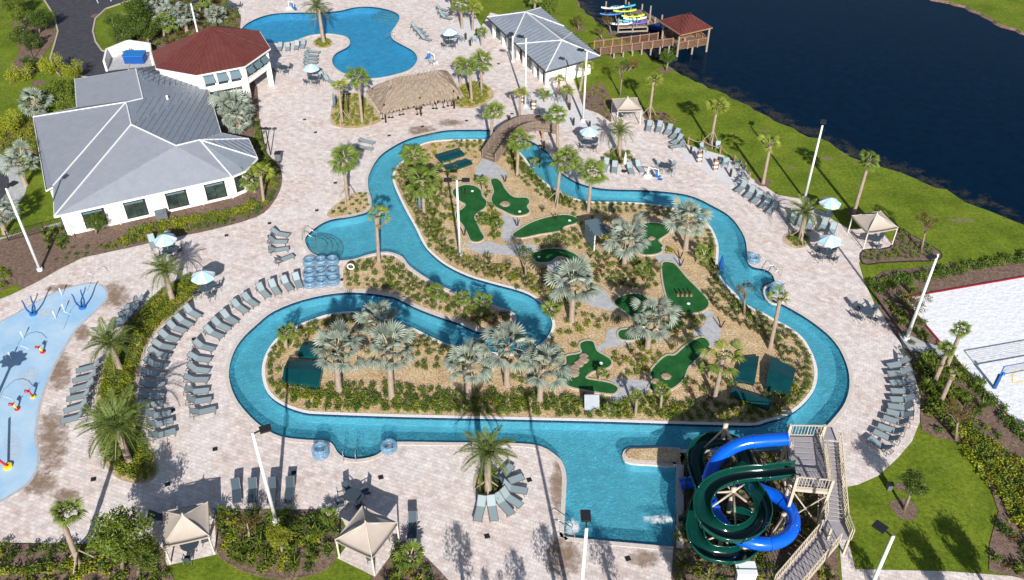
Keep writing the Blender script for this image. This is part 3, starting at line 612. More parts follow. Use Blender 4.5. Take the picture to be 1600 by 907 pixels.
# ================================================================ BUILDINGS
def ray_wall(x,y,a,b):
    d=G(x,y,0)-Vector((0,0,CH)); n=Vector((b.y-a.y,a.x-b.x,0)); o=Vector((0,0,CH))
    t=(a-o).dot(n)/d.dot(n); return o+d*t
def poly_roof(name,vs,faces,m,parent):
    mb=MB(); mb.add(vs,faces); o=mb.obj(name,m,parent); return o
def seams(parent,poly,down,sp,m,h=.06,w=.05,name='roof_seam',start=.5):
    p=[Vector(q) for q in poly]; nrm=(p[1]-p[0]).cross(p[2]-p[0]).normalized()
    if nrm.z<0: nrm=-nrm
    V=(down-nrm*down.dot(nrm)).normalized(); U=V.cross(nrm).normalized()
    uv=[((q-p[0]).dot(U),(q-p[0]).dot(V)) for q in p]
    u0=min(a for a,_ in uv); u1=max(a for a,_ in uv); u=u0+sp*start
    while u<u1:
        hit=[]
        for i in range(len(uv)):
            a,b=uv[i],uv[(i+1)%len(uv)]
            if (a[0]-u)*(b[0]-u)<0:
                t=(u-a[0])/(b[0]-a[0]); hit.append(a[1]+(b[1]-a[1])*t)
        if len(hit)>=2 and max(hit)-min(hit)>.3:
            A=p[0]+U*u+V*min(hit)+nrm*h*.5; Bq=p[0]+U*u+V*max(hit)+nrm*h*.5
            mb=MB(); mb.bar(A,Bq,w,h,nrm); mb.obj(name,m,parent)
        u+=sp
def cap(parent,a,b,m=None,w=.30,name='ridge_cap'):
    mb=MB(); mb.bar(Vector(a)+Vector((0,0,.03)),Vector(b)+Vector((0,0,.03)),w,.09); mb.obj(name,m or M['whitetrim'],parent)
def walls(parent,loop,z0,z1,m,name='wall',skip=()):
    n=len(loop)
    for i in range(n):
        if i in skip: continue
        a,b=loop[i],loop[(i+1)%n]; mb=MB()
        d=(b-a).normalized(); nn=Vector((d.y,-d.x,0))*(.1 if area(loop)>0 else -.1)
        mb.add([(a.x,a.y,z0),(b.x,b.y,z0),(b.x,b.y,z1),(a.x,a.y,z1),(a.x-nn.x*2,a.y-nn.y*2,z0),(b.x-nn.x*2,b.y-nn.y*2,z0),(b.x-nn.x*2,b.y-nn.y*2,z1),(a.x-nn.x*2,a.y-nn.y*2,z1)],[(0,1,2,3),(4,7,6,5),(3,2,6,7),(0,4,5,1),(0,3,7,4),(1,5,6,2)])
        mb.obj(name,m,parent)
def window(parent,c,d,out,wd,ht,panes=2,m=None):
    """window centred on c, along d, facing out"""
    rz=math.atan2(d.y,d.x); f=MB()
    def bx(f,du,dz,w_,h_,dp,off): f.box(c+d*du+Vector((0,0,dz))+out*off,(w_,dp,h_),rz)
    bx(f,0,ht/2,wd+.12,.07,.12,.03);bx(f,0,-ht/2,wd+.12,.07,.12,.03);bx(f,-wd/2,0,.07,ht+.1,.12,.03);bx(f,wd/2,0,.07,ht+.1,.12,.03)
    fo=f.obj('window_frame',m or M['black'],parent)
    for k in range(panes):
        g=MB(); w_=wd/panes; bx(g,-wd/2+w_*(k+.5),0,w_-.07,ht-.07,.04,.02); g.obj('pane',M['glass'],fo)
        if k: g=MB(); bx(g,-wd/2+w_*k,0,.06,ht-.07,.09,.03); g.obj('mullion',m or M['black'],fo)
    g=MB(); bx(g,0,ht*.22,wd-.07,.05,.07,.03); g.obj('transom',m or M['black'],fo)
    g=MB(); bx(g,0,-ht/2-.09,wd+.3,.09,.22,.06); g.obj('sill',M['white'],fo)
# ---- clubhouse
cl=link('clubhouse',None,loc=(0,0,0)); tag(cl,'white clubhouse with large grey hipped roof and four dark front windows','clubhouse')
E=2.75
ev=[(85,338),(362,276),(383,267),(402,247),(388,217),(345,208),(325,140),(243,103),(117,124),(120,168),(52,183),(72,297),(83,291)]
EV=GP(ev,E)
A_=G(205,195,5.6);B_=G(275,228,5.0);C_=G(312,219,4.7);D_=G(197,160,5.7);E_=G(223,154,5.3);F_=G(212,108,5.3)
vs=EV+[A_,B_,C_,D_,E_,F_]; a,b,c,d,e,f=range(13,19)
poly_roof('shingle_roof',vs,[(0,1,b,a),(1,c,b),(0,a,d,12),(12,d,10,11),(8,f,e,9),(9,e,d,10)],M['shingle'],cl)
poly_roof('seam_roof',vs,[(1,2,c),(2,3,c),(3,4,c),(4,5,c),(5,6,b),(5,b,c),(6,a,b),(6,7,f),(6,f,e),(6,e,a),(e,d,a),(7,8,f)],M['roofgrey'],cl)
dn=(vs[6]-vs[e]); dn=Vector((vs[5].x-vs[b].x,vs[5].y-vs[b].y,0))
down2=Vector(((vs[7].y-vs[6].y),-(vs[7].x-vs[6].x),0)); down2=down2 if down2.dot(vs[6]-vs[e])>0 else -down2
for fc in [(6,7,f,e),(6,e,a),(6,a,b),(5,6,b)]:
    seams(cl,[vs[i] for i in fc],vs[6]-vs[b],.62,M['roofgrey'])
seams(cl,[vs[i] for i in (4,5,c)],vs[4]-vs[c],.62,M['roofgrey']); seams(cl,[vs[i] for i in (3,4,c)],vs[3]-vs[4]+vs[3]-vs[c],.62,M['roofgrey'])
for p,q in [(0,a),(a,b),(b,c),(c,1),(c,3),(c,4),(12,d),(d,a),(d,10),(d,e),(e,f),(f,7)]: cap(cl,vs[p],vs[q],w=.12)
for i in range(13):
    mb=MB(); p,q=EV[i],EV[(i+1)%13]; mb.bar(p-Vector((0,0,.1)),q-Vector((0,0,.1)),.14,.2); mb.obj('fascia',M['whitetrim'],cl)
WL=offset(EV,-.45)
for v in WL: v.z=0
V,F=tri(EV); mb=MB(); mb.add([(v.x,v.y,E-.02) for v in V],F); mb.obj('soffit',M['white'],cl)
walls(cl,WL,0,E-.03,M['white'])
a0,b0=WL[0],WL[1]; dd=(b0-a0).normalized(); oo=Vector((dd.y,-dd.x,0)); 
if oo.y>0: oo=-oo
for x,y in [(150,347),(214,332),(278,317),(338,303)]:
    p=ray_wall(x,y,a0+oo*.1,b0+oo*.1); p.z=min(max(p.z,1.35),1.5); window(cl,p,dd,oo,1.95,1.75); g=MB(); g.box(p+oo*.12+Vector((0,0,.80)),(1.75,.05,.16),math.atan2(dd.y,dd.x)); g.obj('blind',M['shutter'],cl)
a1,b1=WL[1],WL[2]; d1=(b1-a1).normalized(); o1=Vector((d1.y,-d1.x,0)); window(cl,(a1+b1)/2+Vector((0,0,1.45))+o1*.1,d1,o1,.75,1.75,1)
a1,b1=WL[2],WL[3]; d1=(b1-a1).normalized(); o1=Vector((d1.y,-d1.x,0)); window(cl,(a1+b1)/2+Vector((0,0,1.45))+o1*.1,d1,o1,.9,1.75,1)
for t in (.02,.30,.56,.80,.985):
    p=a0.lerp(b0,t)+oo*.14; mb=MB(); mb.box(p+Vector((0,0,E/2-.1)),(.10,.07,E-.2),math.atan2(dd.y,dd.x)); mb.obj('downpipe',M['white'],cl)
mb=MB(); mb.lathe([(.12,0),(.12,.45),(.17,.45),(.0,.55)],G(262,156,4.3),8); mb.obj('roof_vent',M['white'],cl)
mb=MB(); mb.box(a0.lerp(b0,.54)+oo*.9+Vector((0,0,.42)),(1.1,1.0,.85),math.atan2(dd.y,dd.x)); rt=link('air_conditioner',None); tag(rt,'grey boxed air conditioning unit standing against the white clubhouse wall','air conditioner')
mb.obj('casing',M['frame'],rt); mb=MB(); mb.lathe([(.38,0),(.38,.05),(.0,.06)],a0.lerp(b0,.54)+oo*.9+Vector((0,0,.85)),14); mb.obj('fan_grille',M['shutter'],rt)
# ---- octagonal pavilion
pv=link('octagonal_pavilion',None); tag(pv,'white two storey octagonal pavilion with dark red seamed roof','pavilion')
cx,cy,RR,E2=-37.35,104.6,7.75,4.95; ap=Vector((cx,cy,7.75))
oc=[Vector((cx+RR*math.cos(math.radians(-93+45*k)),cy+RR*.985*math.sin(math.radians(-93+45*k)),E2)) for k in range(8)]
oc=GP([(244,107),(307,118),(382,104),(422,76),(405,49),(346,41)],E2)
oc+= [Vector((2*cx-oc[1].x-.2,2*cy-oc[1].y-.2,E2))+Vector((-1.2,.3,0)),G(237,82,E2)]
cc=sum(oc,Vector())/8; ap=Vector((cc.x,cc.y,7.7))
for i in range(8):
    p,q=oc[i],oc[(i+1)%8]; poly_roof('roof_panel',[p,q,ap],[(0,1,2)],M['roofred'],pv)
    seams(pv,[p,q,ap],(p+q)/2-ap,.5,M['roofred'],.07,.05); cap(pv,p,ap,M['roofred'],.16,'hip_cap')
    mb=MB(); mb.bar(p-Vector((0,0,.09)),q-Vector((0,0,.09)),.16,.18); mb.obj('fascia',M['whitetrim'],pv)
mb=MB(); mb.add(oc,[tuple(range(8))]); o=mb.obj('soffit',M['white'],pv); o.location.z=-.02
ow=[cc+(p-cc)*.90 for p in oc]
for i in range(8): ow[i].z=0
for i in range(8):
    p,q=ow[i],ow[(i+1)%8]; d1=(q-p).normalized(); o1=Vector((d1.y,-d1.x,0)); L=(q-p).length; rz=math.atan2(d1.y,d1.x)
    z0=2.45 if i in (0,1,2,3) else 0
    mb=MB(); mb.box((p+q)/2+Vector((0,0,(z0+E2)/2)),(L+.1,.25,E2-z0-.05),rz); mb.obj('wall',M['white'],pv)
    mb=MB(); mb.box((p+q)/2+o1*.12+Vector((0,0,2.5)),(L+.35,.35,.25),rz); mb.obj('string_course',M['white'],pv)
    mb=MB(); mb.box(p+Vector((0,0,E2/2-.03)),(.62,.62,E2-.06),rz); mb.obj('column',M['white'],pv)
    if i in (1,2,3):
        for k in (-1,0,1):
            c=(p+q)/2+d1*k*1.55+o1*.14+Vector((0,0,3.75)); window(pv,c,d1,o1,1.05,1.2,1)
            mb=MB(); top=c+Vector((0,0,.72)); 
            mb.add([top-d1*.6,top+d1*.6,top+d1*.6+o1*.62-Vector((0,0,.78)),top-d1*.6+o1*.62-Vector((0,0,.78))]+[v-Vector((0,0,.06)) for v in (top-d1*.6,top+d1*.6,top+d1*.6+o1*.62-Vector((0,0,.78)),top-d1*.6+o1*.62-Vector((0,0,.78)))],[(0,1,2,3),(4,7,6,5),(0,4,5,1),(1,5,6,2),(2,6,7,3),(3,7,4,0)])
            mb.obj('awning_shutter',M['shutter'],pv)
inner=[cc+(p-cc)*.5 for p in oc]
for p in inner: p.z=0
walls(pv,inner,0.01,2.45,M['white'],'inner_wall')
# service yard
yd=link('service_yard',None); tag(yd,'white walled service yard beside the red roofed pavilion','yard wall')
yp=GP([(167,112),(171,93),(204,79),(238,84),(240,104)],0)
for i in range(4):
    p,q=yp[i],yp[i+1]; mb=MB(); mb.bar(p+Vector((0,0,.75)),q+Vector((0,0,.75)),.25,1.5); mb.obj('wall',M['white'],yd)
sheet('yard_paving',yp,.066,M['concrete'])
mb=MB(); c=G(213,97,.04); rt=link('dumpster',None,loc=c); tag(rt,'bright blue lidded dumpster inside the white service yard','dumpster')
mb.box((0,0,.6),(2.6,1.5,1.1)); mb.obj('bin_body',M['bluepad'],rt); mb=MB(); mb.box((0,.0,1.2),(2.8,1.7,.1),M=Matrix.Rotation(.08,4,'X')); mb.obj('lid',M['blue'],rt)
# ---- pool building
pb=link('pool_building',None); tag(pb,'white pool building with grey hipped metal roof and open bays','building')
EB=2.6
c4=GP([(761,27),(853,112),(938,88),(845,12)],EB); r1=G(821,19,4.1); r2=G(878,63,4.1)
V_=c4+[r1,r2]
for nm,fc in [('roof_panel',(0,1,5,4)),('roof_panel',(1,2,5)),('roof_panel',(2,3,4,5)),('roof_panel',(3,0,4))]:
    q=[V_[i] for i in fc]; poly_roof(nm,q,[tuple(range(len(q)))],M['roofgrey'],pb)
    bt=q[1]-q[0]; dv=Vector((bt.y,-bt.x,0)); mid=(q[0]+q[1])/2-q[-1]; dv=dv if dv.dot(mid)>0 else -dv
    seams(pb,q,dv+Vector((0,0,-dv.length*.35)),.8,M['roofgrey'],.05,.05)
for p,q in [(0,4),(3,4),(4,5),(1,5),(2,5)]: cap(pb,V_[p],V_[q],w=.14)
cap(pb,r1,V_[0].lerp(V_[1],.46)+Vector((0,0,.05)),w=.12,name='valley_cap'); cap(pb,r2,V_[0].lerp(V_[1],.53)+Vector((0,0,.05)),w=.12,name='valley_cap')
cap(pb,r1,V_[3].lerp(V_[2],.42)+Vector((0,0,.05)),w=.12,name='valley_cap'); cap(pb,r2,V_[3].lerp(V_[2],.55)+Vector((0,0,.05)),w=.12,name='valley_cap')
for i in range(4):
    mb=MB(); mb.bar(c4[i]-Vector((0,0,.1)),c4[(i+1)%4]-Vector((0,0,.1)),.16,.2); mb.obj('fascia',M['roofgap'],pb)
mb=MB(); mb.add([p-Vector((0,0,.02)) for p in c4],[(0,1,2,3)]); mb.obj('soffit',M['white'],pb)
pw=offset(c4,-.9)
walls(pb,pw,0,EB-.04,M['white'],skip=(0,))
p,q=pw[0],pw[1]; d1=(q-p).normalized(); o1=Vector((d1.y,-d1.x,0)); o1=o1 if o1.x<0 else -o1; L=(q-p).length; rz=math.atan2(d1.y,d1.x)
back=-o1*1.6
for (s,t_) in ((0,.16),(.24,.44),(.62,.78)):
    mb=MB(); m0=p.lerp(q,(s+t_)/2); mb.box(Vector((m0.x,m0.y,EB/2-.02)),(L*(t_-s),.25,EB-.08),rz); mb.obj('wall',M['white'],pb)
mb=MB(); m0=(p+q)/2+back; mb.box(Vector((m0.x,m0.y,EB/2-.02)),(L,.2,EB-.08),rz); mb.obj('recessed_wall',M['white'],pb)
for t_ in (.0,.2,.48,.60,.8,.9,1.0):
    m0=p.lerp(q,t_)+o1*.25; mb=MB(); mb.box(Vector((m0.x,m0.y,EB/2-.02)),(.4,.4,EB-.06),rz); mb.obj('column',M['white'],pb)
for t_ in (.08,.33,.68,.86):
    m0=p.lerp(q,t_)+(o1*.13 if t_ not in (.86,) else back+o1*.12); g=Vector((m0.x,m0.y,1.15)); window(pb,g,d1,o1,1.3,1.9,2,M['shutter'])
# ---- thatched bar
th=link('thatched_bar',None); tag(th,'open sided bar hut with brown palm thatch roof between the pools','tiki hut')
te=1.9
tc=GP([(571,143),(594,177),(722,150),(700,112)],te); tr1=G(618,122,3.5); tr2=G(681,111,3.5)
def thatch(name,q,n,mm,parent,seed):
    rr=random.Random(seed); vs=[];fs=[]; a,b,c,d=q  # a,b eave; c above b, d above a
    for i in range(n+1):
        for j in range(mm+1):
            u=j/mm; v=i/n; p=a.lerp(b,u).lerp(d.lerp(c,u),v)
            vs.append(p+Vector((rr.uniform(-.05,.05),rr.uniform(-.05,.05),rr.uniform(-.06,.08)+.14*math.sin(v*3.1416))))
    for i in range(n):
        for j in range(mm):
            k=i*(mm+1)+j; fs.append((k,k+1,k+mm+2,k+mm+1))
    mb=MB(); mb.add(vs,fs)
    for k in range(int((b-a).length*14)):
        p=a.lerp(b,rr.random())+Vector((0,0,rr.uniform(-.02,.12))); o=((a+b)/2-(c+d)/2); o.z=0; o.normalize()
        mb.add([p+Vector((-.04,0,0)),p+Vector((.04,0,0)),p+o*rr.uniform(.1,.4)+Vector((rr.uniform(-.08,.08),0,-rr.uniform(.2,.45)))],[(0,1,2)])
    mb.obj(name,M['thatch'],parent)
thatch('thatch_slope',(tc[1],tc[2],tr2,tr1),10,40,th,1); thatch('thatch_slope',(tc[0],tc[1],tr1,tr1),10,14,th,2)
thatch('thatch_slope',(tc[2],tc[3],tr2,tr2),10,14,th,3); thatch('thatch_slope',(tc[3],tc[0],tr1,tr2),10,40,th,4)
for k in range(11):
    p=tr1.lerp(tr2,(k+.3)/10.5); mb=MB(); mb.tube([p+Vector((-.1,.75,-.25)),p+Vector((0,0,.25)),p+Vector((.05,-.55,-.22))],.06,5); mb.obj('ridge_pole',M['pile'],th)
for x,y in [(603,192),(658,181),(710,170),(585,166),(690,150)]:
    b=G(x,y); mb=MB(); mb.tube([b,(b.x,b.y,te+.5)],.11,7); mb.obj('post',M['darkwood'],th)
bc=G(652,160); d1=(tc[2]-tc[1]).normalized(); rz=math.atan2(d1.y,d1.x)
mb=MB(); mb.box(bc+Vector((0,0,.5)),(9.2,2.6,1.0),rz); mb.obj('bar_counter',M['darkwood'],th)
mb=MB(); mb.box(bc+Vector((0,0,1.04)),(9.8,3.2,.07),rz); mb.obj('counter_top',M['woodgrey'],th)
# ================================================================ PIER, GAZEBO, KAYAK DOCK
pr=link('pier',None); tag(pr,'brown timber pier with boarded railings leading from lawn to lake','pier')
PZ=.75
pa,pbb=G(938,86,PZ),G(1051,71,PZ); dv=(pbb-pa).normalized(); sn=Vector((-dv.y,dv.x,0)); L=(pbb-pa).length; wd=2.3
if sn.y<0: sn=-sn
for k in range(int(L/.3)):
    mb=MB(); c=pa+dv*(k+.5)*.3+sn*wd/2; mb.box(c,(.27,wd,.06),math.atan2(dv.y,dv.x)); mb.obj('plank',M['woodgrey'],pr)
def railrun(parent,a,b,h=1.0,board=True,sp=1.45):
    L=(b-a).length; d=(b-a).normalized(); n=max(1,round(L/sp)); 
    for k in range(n+1):
        p=a+d*L*k/n; mb=MB(); mb.bar(p-Vector((0,0,.15)),p+Vector((0,0,h+.12)),.13); mb.obj('rail_post',M['wood'],parent)
    mb=MB(); mb.bar(a+Vector((0,0,h)),b+Vector((0,0,h)),.16,.06); mb.obj('top_rail',M['wood'],parent)
    m2=MB()
    for k in range(int(L/.14)):
        p=a+d*(k+.5)*.14; m2.bar(p+Vector((0,0,.05)),p+Vector((0,0,h-.05)),.10,.03)
    o=m2.obj('picket_boards',M['wood'],parent); o['kind']='stuff'
railrun(pr,pa,pbb); railrun(pr,pa+sn*wd,pbb+sn*wd-dv*1.2)
for k in range(7):
    for s in (0,wd):
        p=pa+dv*(2+k*(L-2.5)/6)+sn*s; mb=MB(); mb.tube([(p.x,p.y,-2),(p.x,p.y,PZ)],.12,7); mb.obj('pile',M['pile'],pr)
gz=link('lake_gazebo',None); tag(gz,'timber gazebo with red metal roof standing on piles in the lake','gazebo')
ga,gb=G(1059,78,PZ),G(1105,70,PZ); gd=(gb-ga).normalized(); gs=Vector((-gd.y,gd.x,0)); gs=gs if gs.y>0 else -gs; GL=(gb-ga).length; GW_=4.3
for k in range(int(GL/.3)):
    mb=MB(); mb.box(ga+gd*(k+.5)*.3+gs*GW_/2,(.27,GW_,.06),math.atan2(gd.y,gd.x)); mb.obj('plank',M['woodgrey'],gz)
railrun(gz,ga,gb); railrun(gz,gb,gb+gs*GW_); railrun(gz,ga+gs*GW_,gb+gs*GW_)
gr=GP([(1029,33),(1064,55.5),(1113,44),(1079,23)],PZ+2.5); gc=sum(gr,Vector())/4
for (s,t_) in ((0,0),(GL,0),(0,GW_),(GL,GW_)):
    p=ga+gd*s+gs*t_; mb=MB(); mb.tube([(p.x,p.y,-2.2),(p.x,p.y,PZ+2.5)],.14,7); mb.obj('post',M['pile'],gz)
for (s,t_) in ((GL/2,0),(GL/2,GW_),(GL*.25,GW_/2),(GL*.75,GW_/2)):
    p=ga+gd*s+gs*t_; mb=MB(); mb.tube([(p.x,p.y,-2.2),(p.x,p.y,PZ)],.13,7); mb.obj('pile',M['pile'],gz)
g1=gc+(gr[0]+gr[3]-gc*2)*.12+Vector((0,0,1.25)); g2=gc+(gr[1]+gr[2]-gc*2)*.12+Vector((0,0,1.25)); g1=gc+Vector((-.5,.4,1.2)); g2=gc+Vector((.7,.1,1.2))
for fc,dn in [((gr[0],gr[1],g1),None),((gr[1],gr[2],g2,g1),None),((gr[2],gr[3],g2),None),((gr[3],gr[0],g1,g2),None)]:
    poly_roof('roof_panel',list(fc),[tuple(range(len(fc)))],M['roofred'],gz); mid=(fc[0]+fc[1])/2-(fc[2]+fc[-1])/2
    seams(gz,fc,mid,.5,M['roofred'],.07,.06)
    mb=MB(); mb.bar(fc[0],fc[1],.12,.14); mb.obj('fascia',M['wood'],gz)
for a,b in ((gr[0],g1),(gr[1],g1),(gr[2],g2),(gr[3],g2),(g1,g2)): cap(gz,a,b,M['roofred'],.15,'hip_cap')
mb=MB(); c=ga+gd*GL*.5+gs*GW_*.5; mb.box(c+Vector((0,0,.72)),(2.4,.9,.07),math.atan2(gd.y,gd.x)); mb.box(c+Vector((0,0,.35)),(.3,.3,.7)); tag(mb.obj('picnic_table',M['wood']),'timber picnic table under the red gazebo roof','table')
kd=link('kayak_dock',None); tag(kd,'timber dock platform on piles carrying racks of kayaks','dock')
KZ=.55; kp=GP([(966,43),(1012,41),(1034,33),(1003,16),(982,13)],KZ)
kx0=kp[0]; kdv=(kp[1]-kp[0]).normalized(); 
V,F=tri(kp); mb=MB(); mb.add([(v.x,v.y,KZ-.05) for v in V],F); mb.obj('deck_frame',M['woodgrey'],kd)
xs=sorted(kp,key=lambda p:p.y); y0,y1=xs[0].y,xs[-1].y; y=y0+.15
while y<y1:
    hit=[]
    for i in range(5):
        a,b=kp[i],kp[(i+1)%5]
        if (a.y-y)*(b.y-y)<0: hit.append(a.x+(b.x-a.x)*(y-a.y)/(b.y-a.y))
    if len(hit)>=2: mb=MB(); mb.bar((min(hit),y,KZ),(max(hit),y,KZ),.36,.05); mb.obj('plank',M['woodgrey'],kd)
    y+=.4
for p in kp+[kp[0].lerp(kp[1],.5),kp[1].lerp(kp[2],.5)]:
    mb=MB(); mb.tube([(p.x,p.y,-2.2),(p.x,p.y,KZ+.9)],.12,7); mb.obj('pile',M['pile'],kd)
mb=MB(); mb.bar(kp[0]-Vector((0,0,.7)),kp[1]-Vector((0,0,.7)),.12,.2); mb.obj('cross_beam',M['pile'],kd)
mb=MB(); mb.bar(kp[0]-Vector((0,0,.1)),kp[1]-Vector((0,0,.1)),.12,.22); mb.obj('edge_beam',M['pile'],kd)
for x,y,h in [(977,12,3.2),(1014,42,2.8),(946,22,1.6)]:
    b=G(x,y,-.3); mb=MB(); mb.tube([(b.x,b.y,-2),(b.x,b.y,h)],.11,7); mb.obj('tall_pile',M['pile'],kd)
def kayak(px,py,z,ang,mt,lab,L=3.4):
    rt=link('kayak',None,loc=G(px,py,z),rot=(0,0,ang)); tag(rt,lab,'kayak')
    m=MB(); N=14; rings=[]; 
    for i in range(N+1):
        t=i/N; w_=.40*math.sin(math.pi*min(max(t,.02),.98))**.6; x=(t-.5)*L; rise=.16*abs(2*t-1)**3
        rings+= [(x,-w_,.22+rise),(x,-w_*.7,.03+rise),(x,0,rise),(x,w_*.7,.03+rise),(x,w_,.22+rise),(x,w_*.55,.25+rise),(x,0,.20+rise),(x,-w_*.55,.25+rise)]
    fs=[(i*8+k,i*8+(k+1)%8,(i+1)*8+(k+1)%8,(i+1)*8+k) for i in range(N) for k in range(8)]
    m.add(rings,fs); m.obj('hull',M[mt],rt,True)
    for s in (-.55,.45):
        g=MB(); g.box((s,0,.27),(.5,.36,.06)); g.box((s-.28,0,.38),(.07,.38,.26)); g.obj('seat',M['black'],rt)
for i,(x,y,z,mt,lab) in enumerate([(957,14,1.5,'paleplastic','white kayak, farthest left on the top rack of the dock'),(975,12,1.5,'cyan','turquoise kayak behind the white one at the back of the dock rack'),(955,24,.9,'blue','blue kayak on the lower back rack of the dock'),(976,19,1.4,'lime','lime green kayak on the back rack of the dock'),
    (989,27,1.5,'lime','lime kayak with pale stripe on the front rack'),(992,31,1.2,'paleplastic','white kayak on the front rack below the lime one'),(981,34,1.0,'cyan','turquoise kayak lowest at the left of the front rack'),(992,38,.8,'violet','violet and white kayak nearest the lawn on the dock'),(971,39,.8,'paleplastic','pale kayak stern resting at the front left dock corner')]):
    kayak(x,y,z,.12+R.uniform(-.05,.06),mt,lab)
rk=link('kayak_rack',None); tag(rk,'timber posts and beams holding up the kayaks on the dock','rack')
for x,y in [(962,27),(985,23),(966,42),(995,41),(975,33),(1003,34)]:
    b=G(x,y,KZ); mb=MB(); mb.bar(b,b+Vector((0,0,1.3)),.1); mb.obj('post',M['pile'],rk)
for a,b in (((962,27),(966,42)),((985,23),(995,41))):
    for z in (KZ+.35,KZ+.95): mb=MB(); mb.bar(G(*a,z),G(*b,z),.09); mb.obj('beam',M['pile'],rk)
# moored boat
rt=link('rowing_boat',None,loc=G(1024,45,-.2),rot=(0,0,-.35)); tag(rt,'small dark blue boat moored between the dock and the gazebo','boat')
m=MB(); N=10; rr_=[]
for i in range(N+1):
    t=i/N; w_=.8*(1-max(0,(t-.45)/.55)**2.2); x=(t-.5)*4.2; rr_+= [(x,-w_,.55),(x,-w_*.75,0),(x,w_*.75,0),(x,w_,.55),(x,w_*.82,.5),(x,0,.42),(x,-w_*.82,.5)]
m.add(rr_,[(i*7+k,i*7+(k+1)%7,(i+1)*7+(k+1)%7,(i+1)*7+k) for i in range(N) for k in range(7)]+[tuple(range(7))]); m.obj('hull',M['bluepad'],rt)
m=MB(); m.box((-.3,0,.62),(1.8,1.1,.12)); m.obj('deck_cover',M['blue'],rt)
# ================================================================ FOOTBRIDGE
br=link('footbridge',None); tag(br,'arched timber footbridge with stepped end crossing the lazy river','bridge')
ctl=[(764,249,.1),(775,233,.75),(787,217,1.35),(800,207,1.65),(815,200,1.7),(832,196,1.6),(848,197,1.2),(868,203,.25)]
pts=smooth([G(x,y,z) for x,y,z in ctl],5,False); pts=resample(pts,.42,False); BW=1.75
L_=[];R_=[]
for i,p in enumerate(pts):
    t=(pts[min(i+1,len(pts)-1)]-pts[max(0,i-1)]); t.z=0; t.normalize(); s=Vector((-t.y,t.x,0)); L_.append(p+s*BW/2); R_.append(p-s*BW/2)
    mb=MB(); mb.bar(p+s*BW/2,p-s*BW/2,.38,.07); mb.obj('plank',M['woodgrey'],br)
for side in (L_,R_):
    for i in range(0,len(side)-1):
        a,b=side[i],side[i+1]
        if i%3==0:
            mb=MB(); mb.bar(a-Vector((0,0,.2)),a+Vector((0,0,1.0)),.13); mb.obj('rail_post',M['woodgrey'],br)
    for z_,w_ in ((.92,.10),(.5,.07),(-.15,.16)):
        m=MB()
        for a,b in zip(side,side[1:]): m.bar(a+Vector((0,0,z_)),b+Vector((0,0,z_)),w_,w_ if z_>0 else .28)
        m.obj('rail' if z_>0 else 'stringer',M['woodgrey'],br)
    m=MB()
    for a,b in zip(side,side[1:]):
        m.bar(a+Vector((0,0,.5)),b+Vector((0,0,.5)),.03,.75)
    m.obj('rail_boarding',M['woodgrey'],br)
for i in (8,14,20,26):
    for side in (L_,R_):
        if i<len(side): a=side[i]; mb=MB(); mb.bar((a.x,a.y,-.9),a,.22); mb.obj('pier_post',M['wood'],br)
# ================================================================ WATER SLIDES
TZ=3.9
tw=link('slide_tower',None); tag(tw,'beige steel slide tower with grey platform, braced legs and stairs','tower')
tp=GP([(1231,681),(1284,682),(1296,767),(1241,762)],TZ); tq=[p.copy() for p in tp]
c=(tp[0]+tp[1]+tp[2]+tp[3])/4
a,b,c_,d_=tp[3],tp[2],tp[1],tp[0]
for k in range(9):
    u0,u1=k/9,(k+1)/9-.02
    p0,p1=a.lerp(d_,u0),b.lerp(c_,u0); p2,p3=b.lerp(c_,u1),a.lerp(d_,u1)
    mb=MB(); mb.add([p0,p1,p2,p3]+[v-Vector((0,0,.08)) for v in (p0,p1,p2,p3)],[(0,1,2,3),(4,7,6,5),(0,4,5,1),(1,5,6,2),(2,6,7,3),(3,7,4,0)]); mb.obj('floor_panel',M['platform'],tw)
for p in (a,b,c_,d_):
    mb=MB(); mb.bar((p.x,p.y,.0),(p.x,p.y,TZ+1.1),.19); mb.obj('leg',M['beige'],tw)
def guard(a,b,parent,h=1.05,sp=.2,m='beige'):
    mb=MB(); mb.bar(a+Vector((0,0,h)),b+Vector((0,0,h)),.07); mb.bar(a+Vector((0,0,.1)),b+Vector((0,0,.1)),.05); mb.obj('handrail',M[m],parent)
    n=int((b-a).length/sp)
    for k in range(n+1):
        p=a.lerp(b,k/n); mb=MB(); mb.bar(p+Vector((0,0,.1)),p+Vector((0,0,h)),.035 if k%6 else .06); mb.obj('baluster',M[m],parent)
guard(a,b,tw); guard(d_,c_,tw); guard(a.lerp(d_,.72),a.lerp(d_,.60),tw); guard(b,b.lerp(c_,.72),tw)
for (p,q) in ((a,b),(b,c_),(a,d_),(d_,c_)):
    mb=MB(); mb.bar(p-Vector((0,0,.2)),q-Vector((0,0,.2)),.12,.24); mb.obj('floor_beam',M['beige'],tw)
    for s in (0,1):
        p1=Vector((p.x,p.y,.3 if s else TZ-.4)); q1=Vector((q.x,q.y,TZ-.4 if s else .3)); mb=MB(); mb.bar(p1,q1,.07); mb.obj('brace',M['beige'],tw)
def flight(p0,p1,wd,n,parent,rails=True):
    d=(p1-p0); h=Vector((d.x,d.y,0)).normalized(); s=Vector((-h.y,h.x,0))
    for k in range(n):
        p=p0+d*((k+.5)/n); mb=MB(); mb.box(p,(d.to_2d().length/n*.96,wd,.06),math.atan2(h.y,h.x)); mb.obj('step',M['platform'],parent)
    for q in (-wd/2,wd/2):
        mb=MB(); mb.bar(p0+s*q-Vector((0,0,.12)),p1+s*q-Vector((0,0,.12)),.07,.34); mb.obj('stringer',M['beige'],parent)
        guard(p0+s*q*1.03,p1+s*q*1.03,parent,1.0,.26)
